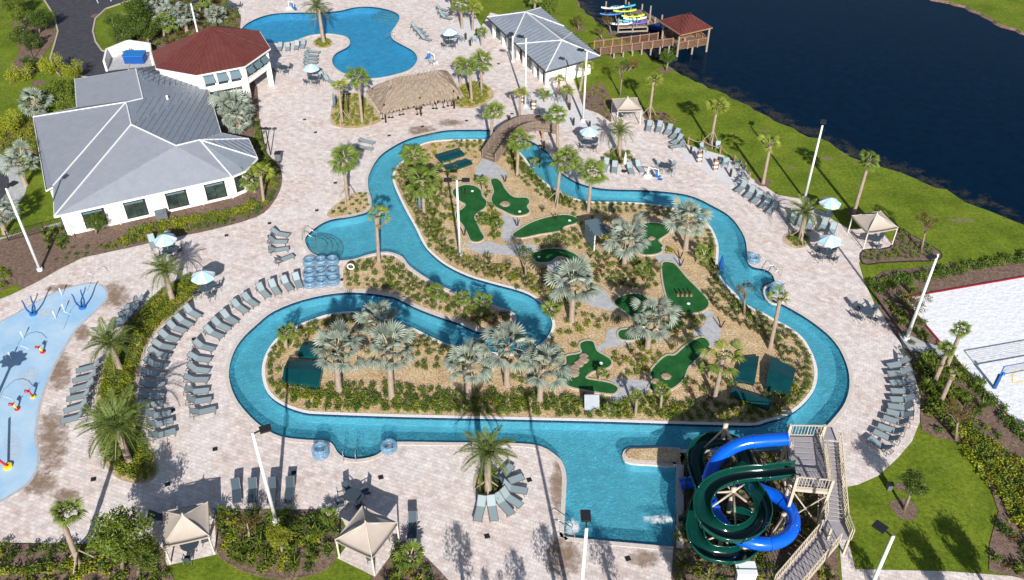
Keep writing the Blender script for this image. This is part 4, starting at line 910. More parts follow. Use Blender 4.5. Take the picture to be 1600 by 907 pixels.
s0=G(1295,690,TZ-.15); s1=G(1305,815,1.75); flight(s0,s1,1.25,20,tw)
ld=G(1306,829,1.7); mb=MB(); mb.box(ld,(1.6,1.5,.08)); mb.obj('landing',M['platform'],tw)
guard(ld+Vector((.75,-.75,0)),ld+Vector((.75,.75,0)),tw); 
for dx in (-.7,.7): mb=MB(); mb.bar((ld.x+dx,ld.y-.6,0),(ld.x+dx,ld.y-.6,2.7),.14); mb.obj('leg',M['beige'],tw)
flight(G(1296,838,1.7),G(1222,925,.15),1.35,14,tw)
top=G(1291,684,TZ); mb=MB(); mb.box(top+Vector((0,.35,0)),(1.3,1.2,.08)); mb.obj('landing',M['platform'],tw)
def path3(L,n=6): return smooth([G(*p) for p in L],n,False)
def frames(pts):
    out=[]
    for i,p in enumerate(pts):
        t=(pts[min(i+1,len(pts)-1)]-pts[max(0,i-1)]).normalized(); s=Vector((t.y,-t.x,0)).normalized(); u=s.cross(t).normalized()
        if u.z<0: u=-u
        out.append((p,t,s,u))
    return out
BL=path3([(1231,686,4.55),(1212,687,4.4),(1190,689,4.2),(1165,692,4.0),(1142,701,3.7),(1122,717,3.35),(1110,739,2.95),(1107,764,2.55),(1112,790,2.25),(1125,815,2.05),(1148,837,1.95),(1177,848,1.9),(1207,849,1.85),(1231,838,1.8),(1240,818,1.7),(1234,796,1.6),(1216,778,1.5),(1191,767,1.35),(1165,757,1.15),(1138,752,.95),(1110,752,.8),(1085,754,.55),(1058,757,.35)])
bs=link('blue_tube_slide',None); tag(bs,'glossy bright blue enclosed tube slide curling down from the tower','water slide')
bp=resample(BL,.28,False); k=0; seg=8
while k<len(bp)-2:
    e=min(k+seg,len(bp)-1); m=MB(); m.tube(bp[k:e+1],.46,18,False); m.obj('tube_section',M['slideblue'],bs,True)
    m=MB(); f=(bp[k]-bp[max(0,k-1)]).normalized() if k else (bp[1]-bp[0]).normalized(); m.tube([bp[k]-f*.05,bp[k]+f*.05],.52,18,False); m.tube([bp[k]+f*.05,bp[k]+f*.051],.52,18,True); m.obj('joint_flange',M['slideblue'],bs,True); k=e
def flume(name,lab,P,r=.57,hi=.0,seg=8):
    rt=link(name,None); tag(rt,lab,'water slide'); fr=frames(P); k=0
    prof=[(math.cos(a),math.sin(a)) for a in [math.radians(165+ (375-165)*i/12) for i in range(13)]]
    while k<len(fr)-1:
        e=min(k+seg,len(fr)-1); m=MB(); vs=[]; n=len(prof)
        for (p,t,s,u) in fr[k:e+1]:
            for (x,y) in prof: vs.append(p+s*x*r+u*y*r*.95)
            for (x,y) in prof: vs.append(p+s*x*(r-.05)+u*(y*(r-.05)*.95+.02))
        c=e-k+1
        for i in range(c-1):
            A=i*2*n; Bn=(i+1)*2*n
            m.cur=0
            m.add([],[])
            for j in range(n-1): m.f.append((A+j,A+j+1,Bn+j+1,Bn+j)); m.m.append(0); m.f.append((A+n+j,Bn+n+j,Bn+n+j+1,A+n+j+1)); m.m.append(1)
            for j in (0,n-1): m.f.append((A+j,A+n+j,Bn+n+j,Bn+j)); m.m.append(0)
        m.v=[tuple(v) for v in vs]; o=m.obj('flume_section',[M['slidegreen'],M['slidein']],rt,True)
        (p,t,s,u)=fr[k]; m=MB()
        for j in range(n-1):
            x,y=prof[j];x2,y2=prof[j+1]; m.bar(p+s*x*(r+.04)+u*y*(r+.04)*.95,p+s*x2*(r+.04)+u*y2*(r+.04)*.95,.06,.10,t)
        m.obj('joint_flange',M['slidegreen'],rt)
        for sd_,nm in ((0,'rim'),(n-1,'rim')):
            m=MB(); m.tube([q+s_*prof[sd_][0]*r+u_*prof[sd_][1]*r*.95 for q,t_,s_,u_ in fr[k:e+1]],.055,6); m.obj(nm,M['slidegreen'],rt,True)
        k=e
    return rt
GRN=path3([(1246,733,4.4),(1225,735,4.35),(1200,738,4.3),(1170,740,4.2),(1138,746,4.1),(1112,759,4.0),(1098,781,3.9),(1101,807,3.8),(1121,828,3.7),(1150,835,3.55),(1178,825,3.4),(1192,802,3.2),(1188,779,3.0),(1174,760,2.85),(1166,735,2.7),(1162,713,2.6),(1146,693,2.5),(1120,686,2.4),(1096,694,2.3),(1086,712,2.2),(1090,738,2.1),(1099,766,1.95),(1090,798,1.8),(1086,833,1.65),(1102,860,1.5),(1130,868,1.4),(1158,866,1.3),(1178,848,1.2),(1180,825,1.1),(1160,806,1.0),(1130,805,.85),(1100,814,.7),(1076,818,.55),(1057,820,.4)])
gpts=resample(GRN,.28,False)
flume('green_flume_slide','dark green open flume slide looping three times beside the blue tube',gpts)
def support(px,py,h,arms,lab,lean=(0,0)):
    b=G(px,py); rt=link('slide_support',None,loc=b); tag(rt,lab,'support')
    m=MB(); m.tube([(0,0,0),(lean[0],lean[1],h)],.17,10); m.obj('column',M['beige'],rt,True)
    m=MB(); m.lathe([(.35,0),(.35,.06),(.2,.08)],n=10); m.obj('base_plate',M['beige'],rt)
    for (tx,ty,tz) in arms:
        t=G(tx,ty,tz); m=MB(); m.tube([(lean[0]*.8,lean[1]*.8,h*.88),(t.x-b.x,t.y-b.y,t.z)],(lambda u:.10-.05*u),7); m.obj('arm',M['beige'],rt,True)
support(1135,812,3.4,[(1163,757,3.0),(1133,756,3.0),(1113,792,2.9),(1186,800,2.6),(1150,830,2.8),(1115,770,3.1)],'beige column with six arms inside the upper loop of the green slide')
support(1124,858,1.9,[(1102,826,1.6),(1103,845,1.3),(1140,858,1.1),(1150,838,1.2)],'beige column with short arms inside the lowest green loop')
support(1123,715,3.6,[(1146,690,3.7),(1100,700,2.0),(1150,712,2.3)],'tall beige column inside the far green loop over the river edge')
support(1217,830,1.9,[(1235,838,1.8),(1200,845,2.1)],'short beige column under the near right bend of the blue tube')
support(1222,800,3.2,[(1222,735,3.4),(1236,790,1.5)],'slim beige column carrying the start of the green slide')
support(1160,870,1.2,[(1175,862,1.0)],'low beige column at the near right of the lowest green loop')
# divider wall planter between river and landing pool
dv_=smooth(GP([(985,704),(1000,703.5),(1058,704),(1058,724),(1020,722),(987,720),(979,715),(979,709)]),2)
sheet('divider_top',dv_,.16,M['gold']); ring('divider_wall',dv_,.28,.20,-.2,M['coping'],None,'structure')
sp_=GP([(1056,726),(1068,728),(1068,858),(1057,857)]); mb=MB(); mb.prism(sp_,.02,.10); tag(mb.obj('pool_end_wall',M['coping']),None,None,None,'structure')
for c,rx,ry,z in [((1030,812),36,10,-.152),((1042,813),18,6,-.148),((895,825),16,18,-.153)]:
    patch('water_foam',GP([(c[0]+rx*math.cos(a/12*6.283),c[1]+ry*math.sin(a/12*6.283)) for a in range(12)],z),z,M['foam'])
# ================================================================ FURNITURE
def spawn(name,spec,label,cat,loc,rz=0.0,s=1.0,group=None,rot=None):
    """one thing from shared part meshes: spec = [(part name, mesh, loc, rot, scale)]"""
    rt=link(name,None,loc=loc,rot=rot or (0,0,rz),scale=(s,s,s)); tag(rt,label,cat,group)
    for sp in spec:
        link(sp[0],sp[1],rt,loc=sp[2] if len(sp)>2 else None,rot=sp[3] if len(sp)>3 else None,scale=sp[4] if len(sp)>4 else None)
    return rt
ORD=['first','second','third','fourth','fifth','sixth','seventh','eighth','ninth','tenth','eleventh','twelfth','thirteenth','fourteenth','fifteenth','sixteenth']
def lounger_spec(back,sl='sling'):
    # head end towards -X
    z=.36; ba=math.radians(back); hx=-.25; L=.78
    bx=hx-L*math.cos(ba); bz=z+L*math.sin(ba)
    S=[]
    m=MB(); m.box(((hx+.98)/2,0,z),(.98-hx,.56,.03)); S.append(('seat',m.mesh('seat',M[sl])))
    m=MB(); m.bar((hx,0,z),(bx,0,bz),.56,.03,(0,0,1)); S.append(('backrest',m.mesh('backrest',M[sl])))
    m=MB()
    for y in (-.3,.3): m.bar((-.98,y,z-.02),(1.0,y,z-.02),.045,.05); m.bar((hx,y,z),(bx,y,bz),.045,.045)
    m.bar((1.0,-.3,z-.02),(1.0,.3,z-.02),.045); m.bar((-.98,-.3,z-.02),(-.98,.3,z-.02),.045); m.bar((bx,-.3,bz),(bx,.3,bz),.045)
    S.append(('frame',m.mesh('frame',M['frame'])))
    for x in (-.75,.8):
        for y in (-.3,.3):
            m=MB(); m.bar((x,y,z-.03),(x+(.06 if x>0 else -.06),y,0),.045); S.append(('leg',m.mesh('leg',M['frame'])))
    m=MB(); m.bar((-.72,-.26,z-.02),(bx+.12,-.26,bz-.12),.03); m.bar((-.72,.26,z-.02),(bx+.12,.26,bz-.12),.03); S.append(('back_prop',m.mesh('back_prop',M['frame'])))
    return S
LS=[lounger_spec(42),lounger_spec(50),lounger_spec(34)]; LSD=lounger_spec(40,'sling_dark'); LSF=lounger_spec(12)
def lounger(px,py,dx,dy,label,group,spec=None):
    a=G(px-dx/2,py-dy/2,.35); b=G(px+dx/2,py+dy/2,.35); c=(a+b)/2+Vector((R.uniform(-.07,.07),R.uniform(-.05,.05),0)); c.z=.03
    ang=math.atan2(b.y-a.y,b.x-a.x)
    spawn('sun_lounger',spec or R.choice(LS),label,'sun lounger',c,ang+R.uniform(-.075,.075),.98,group)
def row(cs,v0,v1,where,group,vm=None,spec=None,frm='far end'):
    n=len(cs)
    for i,(x,y) in enumerate(cs):
        t=i/max(1,n-1)
        if vm: v=[v0[k]+(vm[k]-v0[k])*t*2 if t<.5 else vm[k]+(v1[k]-vm[k])*(t*2-1) for k in (0,1)]
        else: v=[v0[k]+(v1[k]-v0[k])*t for k in (0,1)]
        lounger(x,y,v[0],v[1],f'{ORD[i]} lounger from the {frm} {where}',group,spec)
z9=lambda L: [(x/3.627,440+y/3.627) for x,y in L]
row(z9([(1085,180),(1040,228),(995,270),(955,320),(925,370),(905,415),(885,470),(870,525),(860,590),(855,650),(855,700),(895,755),(905,805),(922,868)]),(34,16),(40,-13),'in the row beside the curved left bed','loungers along the left bed',(40,4))
row([(465,441),(448,445),(430,451),(412,457)]+z9([(1420,110),(1355,150),(1295,212),(1258,250),(1215,295),(1155,375),(1130,440),(1120,500)]),(14,30),(40,3),'in the curved row facing the river bend','loungers along the river bend',(32,19))
row(z9([(1110,560),(1112,622),(1125,680),(1145,738)]),(41,1),(40,-11),'in the lower end of the river bend row','loungers along the river bend')
row(z9([(505,492),(490,545),(472,600),(455,655),(440,712),(425,775)]),(-37,8),(-36,10),'between the splash pad and the left bed','loungers beside the splash pad')
row(z9([(770,128),(735,170),(700,212),(668,245)]),(-34,10),(-34,10),'in the shaded set at the upper end of the left bed','shaded loungers beside the left bed')
row([(1403,570),(1407,584),(1411,598),(1412,611),(1410,624),(1409,637),(1405,648),(1400,660),(1393,672),(1384,684),(1375,696)],(-40,6),(-34,-22),'in the curved row by the right hand planting','loungers at the right edge of the deck',(-41,-4))
row([(1158,294),(1172,302),(1184,311),(1196,319),(1208,327)],(-18,15),(-17,16),'in the row along the lawn edge right of the fire pit','loungers by the lawn edge')
row([(1240,341),(1252,347),(1266,352),(1286,354),(1301,361)],(-9,22),(-11,21),'in the group around the palm left of the tan cabana','loungers near the right cabana')
row([(1014,199),(1029,200),(1045,204),(1055,211),(1058,220),(1059,229)],(-3,17),(-24,3),'in the curved row below the upper tan cabana','loungers below the upper cabana',(-14,15))
row([(947,259),(960,263),(985,265),(999,262)],(-6,18),(11,15),'around the date palm at the centre right','loungers around the centre date palm',frm='left')
row([(437,366),(434,378),(436,391),(445,405)],(25,5),(25,-9),'in the group of four left of the entry pool','loungers left of the entry pool')
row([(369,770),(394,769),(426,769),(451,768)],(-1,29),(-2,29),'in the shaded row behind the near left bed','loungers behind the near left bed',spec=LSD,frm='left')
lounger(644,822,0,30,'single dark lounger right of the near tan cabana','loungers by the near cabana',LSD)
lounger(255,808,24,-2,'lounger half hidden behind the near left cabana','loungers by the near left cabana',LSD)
row([(751,796),(768,796),(786,790),(798,779),(803,765),(798,752),(787,741)],(-4,19),(14,-14),'in the ring around the near date palm bed','seats around the near date palm',(18,12),frm='left')
row([(690,15),(693,22),(697,28)],(20,4),(20,5),'in the small far group at the top right of the upper pool','loungers top right of the upper pool',LSF[0][1] and None)
row([(651,44),(655,49),(659,55),(665,61)],(19,5),(21,5),'in the row right of the upper pool','loungers right of the upper pool')
row([(489,81),(487,87),(486,92),(485,98),(487,104)],(19,1),(20,2),'in the row left of the upper pool below the date palm','loungers left of the upper pool')
row([(505,121),(514,126)],(15,8),(16,8),'beside the blue umbrella left of the thatched bar','loungers left of the thatched bar')
row([(437,75),(450,75),(463,73),(474,71)],(-3,12),(-2,12),'under the left end of the upper pool','loungers left below the upper pool',frm='left')
row([(573,222),(571,232)],(18,4),(20,3),'on the paving above the river at the centre','pale loungers above the river',spec=LSF)
row([(238,380),(264,376)],(3,12),(2,12),'against the clubhouse bed near the blue umbrella','loungers by the clubhouse bed',frm='left')
def chair_spec(sl='sling_dark'):
    S=[]; m=MB(); m.box((0,0,.42),(.46,.48,.04)); S.append(('seat',m.mesh('seat',M[sl])))
    m=MB(); m.bar((-.22,0,.44),(-.34,0,.92),.46,.03,(1,0,0)); S.append(('backrest',m.mesh('backrest',M[sl])))
    for x in (-.22,.22):
        for y in (-.24,.24): m=MB(); m.bar((x,y,.64 if x>0 else .44),(x*1.1,y,0),.035); S.append(('leg',m.mesh('leg',M['frame'])))
    for y in (-.26,.26): m=MB(); m.bar((-.26,y,.64),(.24,y,.64),.05,.03); S.append(('armrest',m.mesh('armrest',M['frame'])))
    return S
CSD=chair_spec(); CSL=chair_spec('sling')
def table_spec():
    m=MB(); m.lathe([(0,.72),(.6,.72),(.6,.75),(0,.75)],n=20); S=[('table_top',m.mesh('table_top',M['sling_dark']))]
    for k in range(4):
        a=k*math.pi/2+.7; m=MB(); m.tube([(.12*math.cos(a),.12*math.sin(a),.7),(.45*math.cos(a),.45*math.sin(a),0)],.025,6); S.append(('leg',m.mesh('leg',M['frame'])))
    return S
TS=table_spec()
def umbrella_spec(r=1.08):
    S=[]; n=8
    for k in range(n):
        m=MB(); a0=k/n*6.2832;a1=(k+1)/n*6.2832; rows=6; vs=[]
        for i in range(rows+1):
            t=i/rows; z=2.62-.55*t**1.35
            for j in range(4):
                a=a0+(a1-a0)*j/3; rr=r*t*math.cos(math.pi/n)/math.cos((a-a0)-(a1-a0)/2); sg=.05*math.sin(math.pi*j/3)*t
                vs.append((rr*math.cos(a),rr*math.sin(a),z-sg))
        fs=[(i*4+j,i*4+j+1,(i+1)*4+j+1,(i+1)*4+j) for i in range(rows) for j in range(3)]
        nn=len(vs); vs+= [(vs[rows*4+j][0],vs[rows*4+j][1],vs[rows*4+j][2]-.12) for j in range(4)]
        fs+=[(rows*4+j,rows*4+j+1,nn+j+1,nn+j) for j in range(3)]
        m.add(vs,fs); S.append(('canopy_panel',m.mesh('canopy_panel',M['umb_white' if k%2 else 'umb_blue'],True)))
    m=MB(); m.tube([(0,0,0),(0,0,2.68)],.025,7); S.append(('pole',m.mesh('pole',M['steel'])))
    m=MB(); m.lathe([(0,2.62),(.05,2.62),(.04,2.74),(0,2.76)],n=8); S.append(('finial',m.mesh('finial',M['steel'])))
    m=MB(); m.lathe([(.26,.0),(.26,.06),(.05,.10)],n=12); S.append(('base',m.mesh('base',M['frame'])))
    return S
US=umbrella_spec()
def diner(x,y,where,umb=True,nch=4,tab=True,cs=None,a0=.6):
    c=G(x,y,.03)
    if tab: spawn('patio_table',TS,f'round dark patio table {where}','table',c,R.uniform(0,1))
    if umb: spawn('umbrella',US,f'open light blue and white umbrella {where}','umbrella',c+Vector((0,0,.0)),R.uniform(0,.8))
    side=['right','far','left','near','near right','far left']
    for k in range(nch):
        a=a0+k*2*math.pi/nch; d=Vector((math.cos(a),math.sin(a),0)); 
        dirn={0:'right',1:'far right',2:'far',3:'far left',4:'left',5:'near left',6:'near',7:'near right'}[int(((a%6.2832)/6.2832*8)+.5)%8]
        if tab or umb: spawn('patio_chair',cs or CSD,f'{dirn} chair at the table {where}','chair',c+d*(.95 if tab else .6),a+math.pi+R.uniform(-.25,.25),1.0,'patio chairs at the tables')
diner(266,402,'beside the clubhouse bed'); diner(325,460,'at the top of the curved left bed')
diner(490,130,'left of the thatched bar'); diner(919,231,'right of the footbridge'); diner(703,73,'left of the pool building')
diner(1289,403,'in the open deck left of the right cabana'); diner(1290,344,'behind the loungers by the right date palm',True,0)
diner(442,113,'without umbrella right of the red roofed pavilion',False); diner(1040,268,'with square seats in the middle right deck',False,4,True,CSL)
diner(1352,496,'without umbrella near the right hand edge of the deck',False,4); diner(365,15,'at the top left in front of the palms',False,4)
diner(300,860,'under the near left tan cabana',False,3); diner(581,858,'under the near tan cabana',False,3); diner(1363,382,'under the right tan cabana',False,3); diner(980,183,'under the upper tan cabana',False,2)
diner(553,784,'in the shade behind the near tan cabana',False,4)
# closed umbrella
rt=link('closed_umbrella',None,loc=G(975,268,.03)); tag(rt,'folded white umbrella standing beside the centre date palm','umbrella')
m=MB(); m.lathe([(0.02,2.4),(.10,2.0),(.17,1.4),(.20,.95),(.05,.9)],n=10); m.obj('folded_canopy',M['umb_white'],rt,True); m=MB(); m.tube([(0,0,0),(0,0,2.5)],.025,6); m.obj('pole',M['steel'],rt); m=MB(); m.lathe([(.3,0),(.3,.07),(.05,.1)],n=12); m.obj('base',M['black'],rt)
# ---- inner tubes
def tube_spec():
    m=MB(); Rr=.48; r=.155; n=22; k=10; vs=[];fs=[]
    for i in range(n):
        a=i/n*6.2832
        for j in range(k):
            b=j/k*6.2832; w=Rr+r*math.cos(b); vs.append((w*math.cos(a),w*math.sin(a),r+r*math.sin(b)))
    for i in range(n):
        for j in range(k): fs.append((i*k+j,((i+1)%n)*k+j,((i+1)%n)*k+(j+1)%k,i*k+(j+1)%k))
    m.add(vs,fs); S=[('ring',m.mesh('ring',M['tubeblue'],True))]
    for a in (.5,3.6): g=MB(); g.box((Rr*math.cos(a),Rr*math.sin(a),.32),(.12,.06,.04),a); S.append(('handle',g.mesh('handle',M['black'])))
    return S
TB=tube_spec()
def tube_stack(x,y,n,where):
    for k in range(n):
        c=G(x,y,.03+k*.31)
        spawn('inner_tube',TB,(f'{["bottom","second","third"][k]} blue inner tube {where}' if n>1 else f'clear blue inner tube {where}'),'inner tube',Vector((G(x,y).x,G(x,y).y,.03+k*.31)),R.uniform(0,6),1,'clear blue inner tubes')
for i,(x,y) in enumerate([(484,414),(502,413),(520,412),(484,432),(502,431),(520,430),(485,447),(503,445),(521,443)]):
    tube_stack(x,y,2,'of the '+['far left','far middle','far right','middle left','centre','middle right','near left','near middle','near right'][i]+' stack by the entry pool')
tube_stack(502,712,3,'beside the small bay on the near river edge'); tube_stack(608,703,2,'at the right side of the small near bay'); tube_stack(1177,409,2,'by the river steps on the right'); tube_stack(1212,458,3,'in the ring of stones at the right river bend')
ring('tube_ring_kerb',smooth(GP([(1196,452),(1212,446),(1226,455),(1226,468),(1212,476),(1198,468)]),3),.16,.14,.01,M['coping'],None,'structure')
# ---- cabanas
def cabana(px,lab,h=2.0,pk=.95,floor=True):
    c4=GP(px,h); c=sum(c4,Vector())/4; rt=link('cabana',None,loc=(c.x,c.y,0)); tag(rt,lab,'cabana')
    q=[v-Vector((c.x,c.y,0)) for v in c4]; top=Vector((0,0,h+pk))
    for i in range(4):
        a,b=q[i],q[(i+1)%4]; m=MB(); n=7; vs=[]; fs=[]
        for r_ in range(n+1):
            t=r_/n
            for s in range(n+1):
                p=a.lerp(b,s/n).lerp(top,t); p=p+Vector((0,0,-.16*math.sin(math.pi*t)*(1) -.05*math.sin(math.pi*s/n)*(1-t))); vs.append(p)
        fs=[(r_*(n+1)+s,r_*(n+1)+s+1,(r_+1)*(n+1)+s+1,(r_+1)*(n+1)+s) for r_ in range(n) for s in range(n)]
        k=len(vs); vs+= [vs[s]-Vector((0,0,.18)) for s in range(n+1)]; fs+=[(s,s+1,k+s+1,k+s) for s in range(n)]
        m.add(vs,fs); m.obj('canopy_panel',M['canvas'],rt,True)
        p=a*.96; m=MB(); m.bar((p.x,p.y,0),(p.x,p.y,h),.10); m.obj('post',M['canvas_grey'],rt)
        m=MB(); m.bar(a*.97-Vector((0,0,.06)),b*.97-Vector((0,0,.06)),.06); m.obj('top_rail',M['canvas_grey'],rt)
    m=MB(); m.tube([top-Vector((0,0,.1)),top+Vector((0,0,.12))],.05,6); m.obj('finial',M['canvas_grey'],rt)
    m=MB(); m.bar(top-Vector((0,0,.12)),q[2],.05);m.bar(top-Vector((0,0,.12)),q[0],.05);m.bar(top-Vector((0,0,.12)),q[1],.05);m.bar(top-Vector((0,0,.12)),q[3],.05); m.obj('roof_frame',M['canvas_grey'],rt)
    if floor:
        fl=[Vector((c.x+v.x*1.04,c.y+v.y*1.04,0)) for v in q]; sheet('cabana_paving',fl,.068,M['paver'])
cabana([(254,854),(327,838),(325,784),(254,799)],'tan canvas cabana nearest the left, beside the lawn strip')
cabana([(523,844),(581,872),(622,817),(566,790)],'tan canvas cabana set corner on at the bottom centre')
cabana([(1331,337),(1356,364),(1404,356),(1376,329)],'tan canvas cabana at the right between the deck and the lake lawn')
cabana([(956,155),(965,173),(1003,172),(996,153)],'tan canvas cabana right of the pool building',2.0)
# ---- light poles
def light_pole(x,y,h,lab,ang,heads=1):
    b=G(x,y); rt=link('light_pole',None,loc=b); tag(rt,lab,'light pole')
    m=MB(); m.tube([(0,0,0),(0,0,h)],.145,12,True,.09); m.obj('pole_shaft',M['pole'],rt,True)
    m=MB(); m.lathe([(.26,0),(.26,.3),(.18,.34)],n=12); m.obj('base_cover',M['pole'],rt)
    for k in range(heads):
        a=ang+k*math.pi; d=Vector((math.cos(a),math.sin(a),0)); m=MB(); m.bar((0,0,h-.1),d*.45+Vector((0,0,h)),.08); m.obj('arm',M['black'],rt)
        m=MB(); m.box(d*.8+Vector((0,0,h+.02)),(.72,.55,.14),a); m.obj('lamp_head',M['black'],rt)
light_pole(63,423,9,'tall white light pole in the brown bed at the far left',1.2); light_pole(432,817,9,'tall white light pole leaning out of the near left bed',.4)
light_pole(1416,531,9,'tall white light pole between the deck and the sand court',-2.6); light_pole(1257,312,8.6,'tall white light pole on the lawn edge above the right date palm',1.2)
light_pole(911,190,8.8,'tall white light pole at the corner of the pool building',2.6); light_pole(821,167,8.8,'tall white light pole beside the open bays of the pool building',2.6)
light_pole(902,996,Hgt(902,996,826),'tall white light pole rising from the bottom edge in front of the landing pool',1.57); light_pole(1331,985,Hgt(1331,985,838),'tall white light pole at the bottom right corner of the lawn',2.3)
light_pole(719,400,8.4,'tall white light pole standing on the island beside the putting greens',0,2)
light_pole(321,105,8.6,'white light pole rising behind the red roofed pavilion',1.0); light_pole(801,97,3.6,'short white pole with dark head at the eave of the pool building',1.8)
def lamp_post(x,y,h,lab):
    rt=link('lamp_post',None,loc=G(x,y)); tag(rt,lab,'lamp post')
    m=MB(); m.tube([(0,0,0),(0,0,h)],.06,8); m.obj('post',M['black'],rt); m=MB(); m.lathe([(.05,h-.05),(.30,h+.02),(.26,h+.12),(0,h+.16)],n=14); m.obj('lamp_shade',M['black'],rt)
lamp_post(423,243,3.3,'black lamp post with a flat round head, right of the pair by the clubhouse'); lamp_post(415,238,2.9,'black lamp post with a flat round head, left of the pair by the clubhouse')
lamp_post(53,93,4.2,'black lamp post on the grass left of the driveway'); lamp_post(398,192,3.0,'black lamp post beside the silver palms behind the clubhouse'); lamp_post(843,262,2.6,'dark sign post with a round top right of the footbridge'); lamp_post(545,178,2.8,'dark lamp post between the trunks left of the thatched bar')
def bin_(x,y,lab):
    rt=link('litter_bin',None,loc=G(x,y,.03)); tag(rt,lab,'litter bin'); m=MB(); m.box((0,0,.5),(.6,.6,1.0)); m.obj('bin_body',M['frame'],rt); m=MB(); m.box((0,0,1.04),(.68,.68,.08)); m.obj('lid',M['black'],rt); return rt
bin_(436,252,'dark square litter bin beside the clubhouse lamp posts'); bin_(1389,764,'small dark box on the lawn near the round tree').scale=(.6,.6,.5); bin_(1057,440,'dark post box by the pear shaped green') if False else None
def pool_lift(x,y,ang,lab):
    rt=link('pool_lift',None,loc=G(x,y,.03),rot=(0,0,ang)); tag(rt,lab,'pool lift')
    m=MB(); m.box((0,0,.12),(.7,.6,.22)); m.bar((0,0,.2),(0,0,1.2),.1); m.obj('base',M['paleplastic'],rt); m=MB(); m.bar((0,0,1.2),(1.2,0,1.35),.08); m.bar((1.2,0,1.35),(1.2,0,.6),.06); m.obj('lifting_arm',M['paleplastic'],rt)
    m=MB(); m.box((1.2,0,.5),(.5,.5,.06)); m.box((.98,0,.8),(.06,.5,.55)); m.box((1.55,0,.25),(.3,.4,.05)); m.obj('seat',M['blue'],rt)
pool_lift(1012,277,-.6,'white pool lift with bright blue seat beside the river'); pool_lift(452,14,-.7,'small pool lift with blue seat behind the upper pool'); pool_lift(679,99,2.4,'blue seated pool lift right of the upper pool')
# ---- fire pit patios: rope fence posts, striped stools, chairs
def rope_fence(pts,lab,h=.85):
    rt=link('rope_fence',None); tag(rt,lab,'rope fence'); P=[G(x,y) for x,y in pts]
    for p in P:
        m=MB(); m.tube([p,p+Vector((0,0,h+.15))],.10,8); m.obj('post',M['wood'],rt)
    for a,b in zip(P,P[1:]):
        q=[a.lerp(b,k/6)+Vector((0,0,h-.25*math.sin(math.pi*k/6))) for k in range(7)]; m=MB(); m.tube(q,.045,6); m.obj('rope',M['pile'],rt,True)
rope_fence([(1075,226),(1098,231),(1125,240),(1147,255),(1163,267),(1170,282)],'rope strung between wooden posts around the round patio by the lawn')
rope_fence([(814,205),(829,193),(846,196)],'rope and posts at the far end of the footbridge') if False else None
def bollard(x,y,lab,h=.95):
    m=MB(); m.tube([(0,0,0),(0,0,h)],.13,9); m.cur=1; m.tube([(0,0,h),(0,0,h+.03)],.14,9); o=m.obj('wooden_bollard',[M['darkwood'],M['pile']],loc=G(x,y,.02)); tag(o,lab,'bollard','short dark wooden bollards on the pale paving')
for x,y in [(890,172),(896,196),(921,201),(850,232),(1079,240),(1141,276),(805,212),(786,216),(829,197),(848,204),(852,192),(796,192),(701,60),(735,72),(745,55),(728,62)]:
    bollard(x,y,'short round dark wooden bollard standing on the pale paving')
def striped(x,y,lab):
    rt=link('striped_totem',None,loc=G(x,y,.03),rot=(0,0,R.uniform(-.4,.4))); tag(rt,lab,'totem')
    for k in range(5):
        m=MB(); m.box((0,0,.12+.24*k),(.62,.28,.20)); m.obj('band',M['wood' if k%2==0 else 'paleplastic'],rt)
    for s in (-.26,.26): m=MB(); m.box((s,0,.65),(.07,.32,1.3)); m.obj('side_board',M['darkwood'],rt)
striped(1092,253,'brown and white banded wooden totem, left one on the round patio'); striped(1117,265,'brown and white banded wooden totem, right one on the round patio')
striped(834,172,'brown and white banded wooden totem near the footbridge, nearer one'); striped(818,160,'brown and white banded wooden totem near the footbridge, farther one')
def adir(x,y,ang,lab): spawn('deck_chair',CSL,lab,'chair',G(x,y,.03),ang,1.15,'pale chairs on the round patios')
PCH=[]
for x,y,a in [(1098,238,-1),(1121,236,-1.7),(1133,262,-2),(1151,262,3),(1158,272,3),(1162,282,2.8),(1155,290,2.5),(1128,258,2.2),(824,155,-.5),(829,166,.4),(846,180,1.8),(860,155,-1.9),(872,160,-2.4),(886,160,-2.5),(722,66,.6),(740,66,2.0),(755,60,3),(713,62,0),(676,102,1)]:
    PCH.append((x,y,a))
for lo_,hi_,wh in ((1090,1300,'round patio by the lawn'),(700,760,'small far patio left of the pool building'),(800,900,'patio beyond the footbridge'),(600,699,'paving right of the upper pool')):
    for i,(x,y,a) in enumerate(sorted(c for c in PCH if lo_<=c[0]<hi_)): adir(x,y,a,f'{ORD[i]} pale sling chair from the left on the {wh}')
